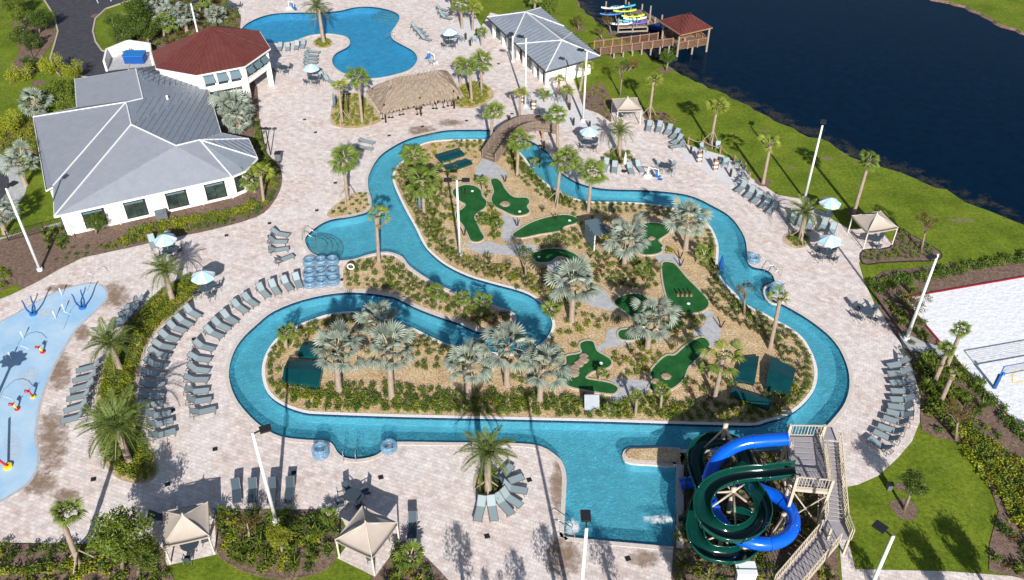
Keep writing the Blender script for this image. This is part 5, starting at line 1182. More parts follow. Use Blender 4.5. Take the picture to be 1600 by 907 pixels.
# ---- splash pad features
def wavy(x,y,lab):
    rt=link('spray_fountain',None,loc=G(x,y,.03)); tag(rt,lab,'water feature')
    m=MB(); m.lathe([(.3,0),(.3,.14),(.12,.2)],n=12); m.obj('base',M['blue'],rt)
    for s,h in ((-1,1.5),(1,2.0)):
        pts=[Vector((s*(.1+.5*t+.12*math.sin(t*5)),.0,.1+h*t)) for t in [k/12 for k in range(13)]]; m=MB(); m.tube(pts,.085,8,True,.05); m.obj('arm',M['bluepad'],rt,True)
wavy(52,492,'pair of wavy blue jet arms at the left of the splash pad'); wavy(129,482,'pair of wavy blue jet arms near the far tip of the splash pad')
def hydrant(x,y,lab,h=.95,base='red',mid='yellow',top='red'):
    rt=link('splash_cannon',None,loc=G(x,y,.03),scale=(.68,.68,.68)); tag(rt,lab,'water cannon')
    m=MB(); m.lathe([(.28,0),(.28,.16),(.14,.2)],n=12); m.obj('base',M[base],rt); m=MB(); m.tube([(0,0,.15),(-.12,-.1,h)],.11,9); m.obj('column',M[mid],rt,True)
    m=MB(); m.tube([(-.12,-.1,h-.05),(-.4,-.3,h+.22)],.14,9,True,.2); m.obj('nozzle',M[top],rt,True); m=MB(); m.tube([(-.2,-.1,h),(-.05,.25,h+.05)],.05,6); m.obj('handle',M['red'],rt)
hydrant(67,551,'red and yellow water cannon, farthest of three on the splash pad'); hydrant(27,640,'red and yellow water cannon, nearest of three on the splash pad'); hydrant(52,621,'red water cannon with orange foot, middle of three on the splash pad',1.1,'yellow','red','red')
rt=link('splash_pole',None,loc=G(13,730,.03)); tag(rt,'leaning dark red spray pole on a yellow foot','water feature'); m=MB(); m.tube([(0,0,0),(-1.4,0,2.6)],.09,8); m.obj('pole',M['red'],rt); m=MB(); m.lathe([(.32,0),(.3,.18),(.1,.2)],n=12); m.obj('foot',M['yellow'],rt)
rt=link('flower_shade',None,loc=G(-20,655,.03)); tag(rt,'flower shaped spray shade on a tall pole beyond the left edge of the splash pad','water feature')
m=MB(); m.tube([(0,0,0),(0,0,3.6)],.12,8); m.obj('pole',M['blue'],rt); m=MB(); m.add([((1+.12*math.cos(9*a))*math.cos(a),(1+.12*math.cos(9*a))*math.sin(a),3.6) for a in [k/54*6.2832 for k in range(54)]]+[(0,0,3.8)],[(k,(k+1)%54,54) for k in range(54)]); m.obj('flower_head',M['yellow'],rt)
def hoop(x,y,lab,h=2.0,w=1.2):
    m=MB(); m.tube([(-w/2,0,0),(-w/2,0,h*.7),(-w/4,0,h*.95),(0,0,h),(w/4,0,h*.95),(w/2,0,h*.8)],.018,6); o=m.obj('spray_hoop',M['steel'],loc=G(x,y,.03)); tag(o,lab,'spray hoop')
hoop(110,515,'thin curved spray pipe right of centre on the splash pad'); hoop(147,455,'thin curved spray pipe at the far tip of the splash pad'); hoop(35,570,'thin curved spray pipe beside the left water cannon',2.2,2.2); hoop(10,650,'thin curved spray pipe near the nearest water cannon',2.2,2.2)
for x,y in [(87,498),(37,530),(97,462),(101,487),(18,562)]:
    m=MB(); m.lathe([(.02,0),(.03,.4),(.07,.75),(.03,.85),(0,.8)],n=8); o=m.obj('water_jet',M['umb_white'],loc=G(x,y,.03)); tag(o,'small white water jet rising from the splash pad','water jet','small white water jets')
# ---- volleyball court gear
def vpost(x,y,lab):
    rt=link('volleyball_post',None,loc=G(x,y,.05)); tag(rt,lab,'net post'); m=MB(); m.box((0,0,.75),(.24,.24,1.5)); m.obj('post_pad',M['bluepad'],rt); m=MB(); m.tube([(0,0,1.5),(0,0,2.4)],.05,8); m.obj('post',M['blue'],rt); m=MB(); m.box((.2,0,1.6),(.2,.2,.2)); m.obj('winch',M['blue'],rt)
vpost(1553,607,'blue padded volleyball post standing in the white sand')
a=G(1553,607,.05); b=a+Vector((9.3,2.2,0)); rt=link('volleyball_net',None); tag(rt,'volleyball net stretched across the sand court','net')
for z in (1.5,2.4): m=MB(); m.bar(a+Vector((0,0,z)),b+Vector((0,0,z)),.03,.07); m.obj('net_band',M['bluepad'],rt)
m=MB()
for k in range(60): p=a.lerp(b,k/60); m.bar(p+Vector((0,0,1.5)),p+Vector((0,0,2.4)),.005)
for k in range(7): m.bar(a+Vector((0,0,1.55+.12*k)),b+Vector((0,0,1.55+.12*k)),.008)
o=m.obj('net_mesh',M['black'],rt); o['kind']='stuff'
for (p,q) in (((1582,585),(1582,598)),((1582,598),(1600,596)),((1582,585),(1600,577))):
    m=MB(); m.bar(G(*p,.084),G(*q,.084),.06,.01); tag(m.obj('court_line',M['yellow']),'yellow boundary tape lying on the white sand','court line','yellow tape lines on the sand')
rt=link('pump_box',None,loc=G(1162,903,.03)); tag(rt,'white metal equipment box at the bottom edge by the slides','box'); m=MB(); m.box((0,0,.5),(1.2,.9,1.0)); m.obj('cabinet',M['paleplastic'],rt); m=MB(); m.box((0,0,1.03),(1.3,1.0,.06)); m.obj('lid',M['paleplastic'],rt)
rt=link('safety_ring',None,loc=G(548,417,.7)); tag(rt,'white life ring on a stand at the tip of the central bed','life ring'); m=MB(); m.tube([(.3*math.cos(k/14*6.2832),0,.3*math.sin(k/14*6.2832)) for k in range(15)],.06,8); m.obj('ring',M['white'],rt,True); m=MB(); m.bar((0,.05,-.7),(0,.05,.2),.05); m.obj('stand',M['steel'],rt)
for x,y,l in [(1124,430,'closed dark blue umbrella leaning beside the right river channel'),(657,335,'folded blue grey umbrella standing among the palms on the left of the island'),(524,172,'folded blue umbrella at the left end of the thatched bar bed')]:
    rt=link('closed_umbrella',None,loc=G(x,y,.03)); tag(rt,l,'umbrella'); m=MB(); m.lathe([(0.02,2.3),(.13,1.9),(.2,1.3),(.18,.7),(.04,.6)],n=10); m.obj('folded_canopy',M['bluepad'] if x==1124 else M['shutter'],rt,True); m=MB(); m.tube([(0,0,0),(0,0,2.4)],.03,6); m.obj('pole',M['frame'],rt)
# barstools under the thatch
for i_,(x,y) in enumerate([(598,186),(608,184),(613,184),(625,180),(630,179),(652,179),(658,178),(677,170),(682,170),(693,168),(700,166),(706,165)]):
    m=MB(); m.lathe([(0,.78),(.22,.78),(.22,.72),(.03,.7),(.03,.05),(.2,.03),(.2,0)],n=8); m.bar((-.2,.16,.8),(.2,.16,.8),.05,.4); o=m.obj('bar_stool',M['black'],loc=G(x,y,.03)); tag(o,f'{ORD[i_]} black bar stool from the left under the front eave of the thatched bar','bar stool','bar stools at the thatched bar')
# parked vehicles' shapes stay out of frame; low fence by the side path
def picket_fence(pts,lab,h=1.1):
    rt=link('metal_fence',None); tag(rt,lab,'fence')
    for (a,b) in zip(pts,pts[1:]):
        A=G(*a);B_=G(*b); m=MB()
        for z in (.12,h): m=MB(); m.bar(A+Vector((0,0,z)),B_+Vector((0,0,z)),.04); m.obj('rail',M['black'],rt)
        n=int((B_-A).length/.16); m=MB()
        for k in range(n+1): p=A.lerp(B_,k/n); m.bar(p,p+Vector((0,0,h)),.02)
        o=m.obj('pickets',M['black'],rt); o['kind']='stuff'
        m=MB(); m.bar(A,A+Vector((0,0,h+.1)),.07); m.obj('post',M['black'],rt)
picket_fence([(14,377),(70,363),(112,352),(118,372)],'black metal fence between the side path and the near left bed'); picket_fence([(1070,740),(1070,800)],'black metal fence beside the landing pool end wall')
picket_fence([(1072,898),(1150,905),(1215,906)],'black metal fence at the bottom edge below the slides')
# ================================================================ PLANTS
def frond_mesh(name,L,n,leafL,wid,droop,mt,seed,lift=.35):
    rr=random.Random(seed); m=MB(); P=lambda t: Vector((L*t*(1-.12*t),0,L*(lift*t-droop*t*t)))
    N=7
    for i in range(N):
        a,b=P(i/N),P((i+1)/N); w0=.05*(1-i/N)+.012; w1=.05*(1-(i+1)/N)+.012
        m.add([a+Vector((0,-w0,0)),a+Vector((0,w0,0)),b+Vector((0,w1,0)),b+Vector((0,-w1,0))],[(0,1,2,3)])
    for i in range(n):
        t=.12+.88*i/(n-1); p=P(t); ll=leafL*(math.sin(math.pi*(.15+.8*t))**.7)*rr.uniform(.85,1.1)
        for s in (-1,1):
            d=Vector((.75,s*.85,rr.uniform(.05,.4)-.5*t)).normalized(); q=p+d*ll+Vector((0,0,-.12*ll)); mid=p+d*ll*.5; wv=Vector((wid*.8,-s*wid*.3,0))
            m.add([p,mid+wv*.5,q,mid-wv*.5],[(0,1,2,3)])
    return m.mesh(name,mt)
def fan_mesh(name,pet,r,n,spread,mt,seed,droop=.35,fold=.10,sp=.45):
    rr=random.Random(seed); m=MB(); m.cur=1
    a=Vector((0,0,0)); k=4
    PP=lambda t: Vector((pet*t,0,pet*(.10*t-.16*t*t)))
    for i in range(k):
        p,q=PP(i/k),PP((i+1)/k); m.add([p+Vector((0,-.03,0)),p+Vector((0,.03,0)),q+Vector((0,.025,0)),q+Vector((0,-.025,0))],[(0,1,2,3)])
    m.cur=0; h=PP(1); half=spread/2
    for i in range(n):
        a0=-half+spread*i/n; a1=-half+spread*(i+1)/n; am=(a0+a1)/2; rl=r*(.78+.22*math.cos(am*.55))*rr.uniform(.86,1.06)
        def pt(an,rad,dz=0): return h+Vector((rad*math.cos(an),rad*math.sin(an),dz+.12*rad*math.cos(an) - droop*(rad/r)**2*r*.45-.10*rad*abs(math.sin(an))))
        dz=rr.uniform(-.04,.04); m.add([h,pt(a0,rl*sp,-fold*.5),pt(am,rl*sp*1.05,fold*.5),pt(a1,rl*sp,-fold*.5),pt(am+rr.uniform(-.05,.05),rl,-.10+dz),pt(a0+(am-a0)*.35,rl*.75,-.03+dz),pt(a1+(am-a1)*.35,rl*.75,-.03+dz)],[(0,1,2),(0,2,3),(1,5,2),(2,5,4),(3,2,6),(2,4,6)])
    return m.mesh(name,[mt,M['petiole']])
FR={'date':[frond_mesh('frond',2.6,26,.52,.07,d,M['dategreen'],i) for i,d in enumerate((.42,.55,.75,.95))],
    'silver':[fan_mesh('frond',1.15+.12*i,.98,17,math.radians(250-12*i),M['silver'],10+i,.30+.16*i,.13,.42) for i in range(4)],
    'sabal':[fan_mesh('frond',.80+.07*i,.85,13,math.radians(190),M['palmgreen'],20+i,.5+.18*i,.08,.36) for i in range(4)],
    'yellow':[fan_mesh('frond',.75,.82,12,math.radians(180),M['palmyellow'],30+i,.6+.2*i,.08,.34) for i in range(4)],
    'ragged':[fan_mesh('frond',1.0,.8,12,math.radians(170),M['palmyellow' if i<2 else 'palmgreen'],40+i,1.0,.05) for i in range(3)],
    'deadfan':[fan_mesh('frond',.8,.6,9,math.radians(120),M['thatchdry'],50,1.3,.03)],
    'palmetto':[fan_mesh('frond',.55,.55,12,math.radians(220),M['palmgreen'],60+i,.3,.06) for i in range(3)]}
# r = horizontal reach of crown in metres at scale 1
REACH={'date':2.35,'silver':2.1,'sabal':1.62,'yellow':1.55,'ragged':1.7,'palmetto':1.05}
TR={}
def trunk_mesh(r0,r1,seed,boots=True):
    k=(r0,r1,seed)
    if k in TR: return TR[k]
    rr=random.Random(seed); m=MB(); n=9; N=14; vs=[]
    for i in range(N+1):
        t=i/N; rad=(r0+(r1-r0)*t)*(1.25 if i==0 else 1)*(1.07 if i%2 else .94)
        if t>.82: rad*=1.0+.5*(t-.82)/.18
        for j in range(n): a=j/n*6.2832; vs.append((rad*math.cos(a)*rr.uniform(.94,1.06),rad*math.sin(a)*rr.uniform(.94,1.06),t))
    m.add(vs,[(i*n+j,i*n+(j+1)%n,(i+1)*n+(j+1)%n,(i+1)*n+j) for i in range(N) for j in range(n)]); TR[k]=m.mesh('trunk',M['trunk'],True); return TR[k]
def palm(kind,bx,by,tx,ty,diam,label,group,n=None,zoff=.02,props=False,dead=0):
    """base and crown centre read from the photo; the crown leans where the photo leans"""
    b=G(bx,by,zoff); h=max(.4,Hgt(bx,by,ty)); top=G(tx,ty,h); lean=Vector((max(-1.2,min(1.2,top.x-b.x)),R.uniform(-.15,.15),0))
    d=(Vector((b.x,b.y,h))-Vector((0,0,CH))).length; s=(diam/2)*d/FP/REACH[kind]*(R.uniform(.84,1.0) if kind=='silver' else 1)
    rt=link('palm_tree' if kind not in('palmetto',) else 'palmetto',None,loc=b); tag(rt,label,'palm tree' if kind!='palmetto' else 'palmetto',group)
    r0={'date':.26,'silver':.27,'sabal':.19,'yellow':.17,'ragged':.19,'palmetto':.12}[kind]
    tm=trunk_mesh(r0,r0*.8,hash(kind)%5 if False else len(kind),True)
    o=link('trunk',tm,rt); 
    o.matrix_local=Matrix(((1,0,lean.x,0),(0,1,lean.y,0),(0,0,h,0),(0,0,0,1)))
    n=n or {'date':30,'silver':21,'sabal':24,'yellow':17,'ragged':12,'palmetto':14}[kind]
    yaw=R.uniform(0,6.28)
    for k in range(n):
        t=(k+.5)/n; yaw+=2.39996
        if kind=='date': el=math.radians(68-88*t**1.0)+R.uniform(-.08,.08); V=FR['date'][min(3,int(t*4))]
        elif kind=='silver': el=math.radians(74-96*t)+R.uniform(-.12,.12); V=R.choice(FR['silver'])
        elif kind=='ragged': el=math.radians(70-70*t)+R.uniform(-.3,.3); V=R.choice(FR['ragged'])
        elif kind=='palmetto': el=math.radians(62-62*t); V=R.choice(FR['palmetto'])
        elif kind=='yellow': el=math.radians(78-75*t)+R.uniform(-.15,.15); V=R.choice(FR['yellow'])
        else: el=math.radians(76-108*t)+R.uniform(-.22,.22); V=R.choice(FR['sabal'])
        ks=s*(R.uniform(.85,1.1) if kind=='date' else R.uniform(.72,1.18))*(.85 if t<.15 else 1)
        f=link('frond',V,rt,loc=(lean.x,lean.y,h-.03),rot=Euler((R.uniform(-.3,.3),-el,yaw)),scale=(ks,ks,ks))
    if kind=='silver': dead=R.choice((1,2,3))
    for k in range(dead): f=link('dead_frond',FR['deadfan'][0],rt,loc=(lean.x,lean.y,h-.1),rot=Euler((R.uniform(-.4,.4),R.uniform(.5,1.2),R.uniform(0,6.28))),scale=(s,s,s))
    if props:
        for k in range(3):
            a=k*2.1+.5; m=MB(); m.bar((1.1*math.cos(a),1.1*math.sin(a),0),(.1*math.cos(a)+lean.x*.4,.1*math.sin(a),min(h*.4,1.6)),.08); m.obj('prop',M['pile'],rt)
    return rt
PL=[('date',506,68,496,12,50,'feathery date palm on the neck of paving inside the upper pool',0),
('date',270,470,257,425,62,'feathery date palm at the upper end of the curved left bed',0),
('date',188,578,172,536,78,'bushy date palm at the middle of the curved left bed',0),
('date',203,724,182,668,112,'largest date palm at the near end of the curved left bed',0),
('date',763,774,762,706,94,'date palm in the round bed ringed by seats at the bottom centre',1),
('date',967,243,969,206,46,'date palm in the round bed right of the footbridge',1),
('date',1250,376,1257,333,56,'date palm in the small bed left of the right cabana',1),
('silver',975,419,979,372,86,'silver fan palm beside the slatted screen in the middle of the golf course',0),
('silver',1071,390,1074,342,80,'silver fan palm overhanging the upper right river channel',0),
('silver',893,503,896,446,94,'silver fan palm above the hook shaped green',0),
('silver',1011,548,1019,497,84,'silver fan palm with a bright crown over the shaded green',0),
('silver',530,612,528,548,88,'silver fan palm nearest the teal covers on the island',0),
('silver',584,545,587,502,76,'silver fan palm overhanging the narrow channel at the island top left',0),
('silver',612,622,611,548,86,'silver fan palm, second from left along the lower island',0),
('silver',733,622,730,571,84,'silver fan palm left of the bend on the lower island',0),
('silver',792,602,792,540,100,'tall silver fan palm covering the river bend',0),
('silver',843,628,851,574,84,'silver fan palm with exposed trunk left of the lobed green',0),
('silver',362,200,364,170,62,'silver fan palm, upper of the clump behind the clubhouse',0),('silver',375,205,372,188,56,'silver fan palm, lower of the clump behind the clubhouse',0),('silver',350,185,352,160,50,'silver fan palm, farthest of the clump behind the clubhouse',0),
('silver',55,182,56,160,52,'silver fan palm left of the far left roof corner',0),('silver',40,290,34,254,52,'silver fan palm beside the round patio at the far left',0),('silver',8,365,2,335,50,'silver fan palm cut by the left picture edge',0),
('silver',262,55,264,24,44,'silver fan palm, left of the three near the top edge',0),('silver',292,50,290,24,44,'silver fan palm, right of the three near the top edge',0),('silver',245,40,246,8,40,'silver fan palm, farthest of the three near the top edge',0),('silver',336,38,338,24,38,'low silver fan palm behind the red roof',0),
('sabal',543,312,539,248,54,'green fan palm on the small bed above the entry pool',1),
('ragged',592,410,592,338,46,'rust tinged ragged palm rising over the entry pool',0),
('sabal',869,318,882,252,48,'green fan palm above the upper channel, left one',1),('sabal',919,332,926,268,50,'green fan palm above the upper channel, right one',0),
('sabal',808,275,812,217,40,'green fan palm between the bridge foot and the channel',0),('sabal',767,228,773,175,36,'leaning green fan palm left of the footbridge',0),
('sabal',871,240,869,180,36,'green fan palm behind the footbridge right end',0),('yellow',812,190,813,146,24,'narrow yellow green palm behind the footbridge left end',0),
('yellow',872,158,874,124,20,'slim yellow green palm against the pool building end wall',0),('palmetto',851,160,850,148,24,'small fan palm left of the building end wall',0),('yellow',889,168,886,144,28,'small leaning palm right of the bollards by the white building',0),
('yellow',906,142,918,104,24,'slim palm at the far right corner of the pool building',0),
('sabal',737,156,731,104,34,'green fan palm, middle of three right of the thatched bar',0),('sabal',752,142,753,96,44,'green fan palm, right of three by the thatched bar',1),('yellow',719,132,719,100,28,'slim palm, left of three right of the thatched bar',0),
('yellow',535,192,531,135,30,'narrow palm, left of the pair by the thatched bar',1),('sabal',566,193,561,122,40,'ragged green palm, right of the pair by the thatched bar',0),
('yellow',1014,186,1022,128,34,'yellow green palm on the lawn right of the upper cabana',1),('yellow',1110,226,1122,170,42,'yellow green palm on the lawn above the round patio',1),('ragged',1192,287,1203,226,38,'thin yellow palm on the lawn near the right loungers',0),
('sabal',1334,333,1358,252,34,'tall leaning palm on the lawn behind the right cabana',0),
('sabal',1478,576,1502,514,28,'tallest palm of the leaning trio at the sand court corner',0),('sabal',1458,602,1481,546,26,'left palm of the leaning trio at the sand court corner',0),('deadtop',1469,630,1488,582,24,'brown topped palm of the leaning trio at the sand court corner',0),
('ragged',1116,625,1131,560,74,'ragged yellow green palm at the lower right of the island',0),('ragged',1203,545,1216,466,42,'ragged palm over the right river bend',0),
('sabal',663,338,660,288,58,'dense green palm at the left side of the main island',0),('sabal',650,275,646,245,44,'green palm at the far left corner of the island',0),
('sabal',124,884,104,802,44,'leaning green palm at the bottom left corner',1),('sabal',640,250,640,235,24,'small palm hanging over the top left river edge',0),
('sabal',398,300,392,278,48,'pale green palm at the near right clubhouse corner',0),('yellow',412,315,410,270,38,'dark trunked palm right of the clubhouse corner',0),
('palmetto',600,440,600,430,10,'',0),('sabal',685,474,683,456,32,'small palm on the central bed, left of three',0),('sabal',722,486,722,466,30,'small palm on the central bed, middle of three',0),('sabal',752,494,755,474,34,'small palm on the central bed, right of three',0),
('sabal',447,545,447,520,32,'small green palm above the teal covers at the left end of the island',0),
('yellow',708,20,708,-8,26,'slim palm at the top edge left of the pool building',0),('sabal',722,45,720,8,36,'green palm left of the pool building roof',0),('yellow',738,48,742,14,28,'slim palm touching the far corner of the pool building',0),('palmetto',752,72,752,52,22,'small palm at the far left corner of the pool building',0),
('sabal',835,22,838,-6,26,'palm at the top edge behind the pool building',0),('sabal',257,60,258,36,34,'green palm left of the red pavilion roof',0),('sabal',312,20,318,-4,30,'green palm at the top edge beyond the red roof',0),
('palmetto',1240,500,1240,500,10,'',0),('palmetto',515,815,515,806,34,'low fan palm beside the near tan cabana',0),('palmetto',641,884,641,872,50,'low fan palm right of the near tan cabana',0),('palmetto',1088,410,1100,398,36,'low bright fan palm below the upper right silver palm',0),
('palmetto',757,350,755,346,26,'low palm in the planted strip between the two upper greens',0),('palmetto',755,300,752,284,24,'low palm at the top of the planted strip between greens',0),('palmetto',1003,430,1003,420,26,'low palm left of the pear shaped green',0),
('palmetto',778,362,776,352,26,'low palm at the foot of the planted strip between greens',0),('palmetto',1032,640,1033,612,30,'low palm below the paddle shaped green',0),('palmetto',952,650,952,640,24,'low palm right of the white rules board',0),('palmetto',993,648,994,620,22,'slim low palm between the golf path and river',0),
('palmetto',834,262,836,254,20,'low palm beside the bridge foot channel',0),('palmetto',936,595,940,583,20,'low palm inside the notch of the lobed green',0),('palmetto',865,500,862,488,38,'bushy palm at the outside of the central river bend',0),('palmetto',1108,590,1103,575,26,'low palm left of the ragged island palm',0)]
for k,bx,by,tx,ty,dm,lab,pr_ in PL:
    if not lab: continue
    if k=='deadtop':
        palm('ragged',bx,by,tx,ty,dm,lab,None,6,props=False,dead=7)
    else: palm(k,bx,by,tx,ty,dm,lab,None,props=bool(pr_),dead=3 if k=='ragged' and bx in(592,) else (1 if k=='sabal' and R.random()<.3 else 0))
# ---- leafy masses
def leaves(m,c,rad,n,size,rr,flat=1.0,jit=.25):
    for _ in range(n):
        v=Vector((rr.gauss(0,1),rr.gauss(0,1),rr.gauss(0,1))).normalized()*(rr.random()**.45); p=c+Vector((v.x*rad,v.y*rad,v.z*rad*flat))
        u=Vector((rr.gauss(0,1),rr.gauss(0,1),rr.gauss(0,.6))).normalized(); w=u.cross(Vector((rr.gauss(0,1),rr.gauss(0,1),rr.gauss(0,1)))).normalized(); s=size*rr.uniform(.6,1.3)
        m.add([p-u*s,p+w*s*.45,p+u*s,p-w*s*.45],[(0,1,2,3)])
def crown_mesh(name,mt,seed,n=2600,cl=26,size=.048,flat=.75):
    rr=random.Random(seed); m=MB()
    for _ in range(cl):
        v=Vector((rr.gauss(0,1),rr.gauss(0,1),rr.gauss(0,1))).normalized()*rr.uniform(.35,.82); leaves(m,Vector((v.x,v.y,v.z*flat)),rr.uniform(.2,.36),n//cl,size,rr)
    return m.mesh(name,mt)
CR={'mid':[crown_mesh('crown',M['leafmid'],i,6000,34) for i in (1,2)],'dark':[crown_mesh('crown',M['leafdark'],i,5000,30) for i in (3,4)],'thin':[crown_mesh('crown',M['leafdark'],5,1300,16,.052),crown_mesh('crown',M['leafbrown'],6,1200,15,.052)],'yel':[crown_mesh('crown',M['leafyel'],8,3000,22)]}
def tree(bx,by,tx,ty,diam,kind,lab,flat=1.0):
    b=G(bx,by,.01); h=max(.8,Hgt(bx,by,ty)); d=(b+Vector((0,0,h))-Vector((0,0,CH))).length; r=diam/2*d/FP; top=G(tx,ty,h); lx=max(-1,min(1,top.x-b.x))
    rt=link('tree',None,loc=b); tag(rt,lab,'tree'); m=MB(); m.tube([(0,0,0),(lx*.5+.03,0,h*.5),(lx,0,h)],.09+r*.04,8,True,.03)
    for k in range(6):
        a=k*1.05+R.random(); m.tube([(lx*.55,0,h*.55),(lx+r*.35*math.cos(a),r*.35*math.sin(a),h*.85),(lx+r*.7*math.cos(a),r*.7*math.sin(a),h+R.uniform(-.2,.3)*r)],.045,5,True,.012)
    m.obj('trunk',M['bark'],rt,True); link('crown',R.choice(CR[kind]),rt,loc=(lx,0,h),rot=(0,0,R.uniform(0,6)),scale=(r,r,r*flat))
for a in [(192,893,186,832,92,'mid','broad leafy green tree left of the near left cabana'),(215,900,222,862,70,'mid','lower leafy tree overlapping the near left cabana side'),(1413,796,1427,757,48,'dark','small round tree in a mulch ring on the lower right lawn'),(1439,392,1449,344,34,'thin','thin small tree right of the right cabana'),
(150,366,150,347,34,'dark','small round tree in front of the leftmost clubhouse window'),(822,436,819,396,40,'thin','thin tree at the golf path left of the hook shaped green'),(1163,492,1163,450,32,'thin','thin tree on the right edge of the island by the channel'),
(1493,688,1497,640,44,'thin','thin tree in the bed below the sand court'),(1430,500,1436,468,40,'thin','thin tree beside the light pole at the sand court corner'),
(904,46,903,32,22,'thin','young tree on the lawn, left of two behind the building'),(941,62,936,48,18,'thin','young tree on the lawn, right of two behind the building'),(955,52,950,32,24,'thin','young tree at the shore beside the kayak dock'),(1041,111,1045,88,32,'dark','young tree on the shore below the lake gazebo'),(981,112,990,100,26,'thin','bronze young tree on the lawn below the pier'),(969,150,972,104,24,'thin','thin tree behind the upper tan cabana'),
(95,120,78,100,40,'yel','yellow green tree at the end of the driveway, left one'),(118,128,112,108,36,'yel','yellow green tree at the end of the driveway, right one'),(98,165,92,145,50,'mid','leafy tree beside the roof corner at the left'),(210,60,212,20,54,'dark','dark tree cluster at the top left of the pavilion'),(195,75,190,52,40,'dark','dark low tree beside the yellow green lawn'),(232,72,230,44,44,'dark','dark tree next to the red roof'),
(36,48,32,24,30,'mid','tree at the far top left edge'),(62,52,60,30,34,'dark','round tree on the left lawn near the road'),(70,46,74,24,26,'dark','small tree closest to the road bend at left'),(28,68,32,56,34,'mid','bushy tree on the left lawn beside the lamp post'),(52,76,50,66,30,'dark','dark bush tree at the left lawn centre'),(14,205,14,190,44,'yel','yellow green bush tree at the left edge beside the hedge'),(112,176,108,160,44,'mid','leafy tree against the upper left roof wing'),(20,30,18,6,40,'mid','tree at the top left corner of the picture'),(228,20,226,0,44,'dark','dark tree at the top edge left of the silver palms'),(178,50,176,30,30,'dark','dark shrubby tree beside the driveway lawn'),(34,126,30,115,40,'yel','round clipped yellow green tree on the left lawn'),(48,108,46,98,26,'dark','dark small tree above the clipped round one'),
(860,20,856,8,40,'mid','tree at the top edge behind the pool building roof'),(390,845,386,818,40,'thin','thin leafy tree in the near left bed, left one'),(442,870,436,840,44,'yel','yellow green small tree in the near left bed'),(1280,640,1280,632,10,'thin','')]:
    if a[6]: tree(*a)
# trees standing just south of the pictured ground: their shade falls into the picture
for i,(x,y,h,r,k) in enumerate([(-2.3,26.6,4.6,1.35,'thin'),(1.4,25.6,4.3,1.0,'thin'),(3.6,26.4,4.7,1.3,'thin'),(7.2,26.3,4.6,1.2,'thin'),(12.0,26.6,4.5,1.2,'mid'),(-.2,24.8,4.2,.9,'thin'),(24.0,26.4,4.2,1.1,'thin'),(28.3,26.8,4.3,1.3,'mid'),(31.0,27.4,4.5,1.3,'mid')]):
    rt=link('tree',None,loc=(x,y,0)); tag(rt,'leafy street tree below the bottom edge, casting dappled shade on the deck','tree','trees below the bottom edge'); m=MB(); m.tube([(0,0,0),(0,0,h)],.12,8); m.obj('trunk',M['bark'],rt); link('crown',R.choice(CR[k]),rt,loc=(0,0,h),scale=(r,r,r*1.3))
# ---- shrubs
def shrub_mesh(mt,seed,n=115,size=.075,flat=.7,r=.42):
    rr=random.Random(seed); m=MB(); 
    for _ in range(5): leaves(m,Vector((rr.uniform(-.18,.18),rr.uniform(-.18,.18),r*flat*.7)),r*.62,n//5,size,rr,flat)
    return m
def tuft_mesh(mt,seed,n=34,h=.7):
    rr=random.Random(seed); m=MB()
    for _ in range(n):
        a=rr.uniform(0,6.28); o=Vector((rr.uniform(-.08,.08),rr.uniform(-.08,.08),0)); d=Vector((math.cos(a),math.sin(a),0)); w=Vector((-d.y,d.x,0))*.028; q=rr.uniform(.25,.75)
        m.add([o-w,o+w,o+d*q*.35+Vector((0,0,h*.8))+w,o+d*q*.35+Vector((0,0,h*.8))-w,o+d*q*.9+Vector((0,0,h*rr.uniform(.6,1.0)))],[(0,1,2,3),(3,2,4)])
    return m
SH={k:[f(None,i*7+j,**kw) for j in range(3)] for i,(k,f,kw) in enumerate([('green',shrub_mesh,{}),('dark',shrub_mesh,{}),('yellow',shrub_mesh,{'n':100,'size':.085}),('small',shrub_mesh,{'n':80,'r':.34,'size':.07}),('pale',tuft_mesh,{}),('bronze',shrub_mesh,{'n':90}),('tuft',tuft_mesh,{'n':30})])}
SM={'green':'leafmid','dark':'leafdark','yellow':'leafyel','small':'leafdark','pale':'leafpale','bronze':'leafbrown','tuft':'leafmid'}
SHM={k:[m.mesh('shrub',M[SM[k]]) for m in v] for k,v in SH.items()}
ADJ={'green':'mid green leafy','dark':'dark green rounded','yellow':'bright yellow green','small':'low dark green','pale':'pale grassy','bronze':'bronze green','tuft':'arching green grassy'}
SPOTS=[]   # (x,y,scale,kind,bedname)
KEEP=[offset(g,.25) for g in GW]+[offset(p,.15) for p in PW]
KB=[(bbox(k),k) for k in KEEP]
def ok(p,isl):
    if isl:
        for (x0,y0,x1,y1),k in KB:
            if x0<p.x<x1 and y0<p.y<y1 and inside(p.x,p.y,k): return False
    return True
def fill(poly,kinds,sp,s,bed_,isl=False,jit=.25,dens=1.0):
    x0,y0,x1,y1=bbox(poly); y=y0; r_=0
    pin=offset(poly,-.22)
    while y<y1:
        x=x0+(sp/2 if r_%2 else 0)
        while x<x1:
            p=Vector((x+R.uniform(-jit,jit)*sp,y+R.uniform(-jit,jit)*sp,0))
            if inside(p.x,p.y,pin) and R.random()<dens and ok(p,isl): SPOTS.append((p.x,p.y,s*R.uniform(.8,1.2),R.choice(kinds),bed_))
            x+=sp
        y+=sp*.87; r_+=1
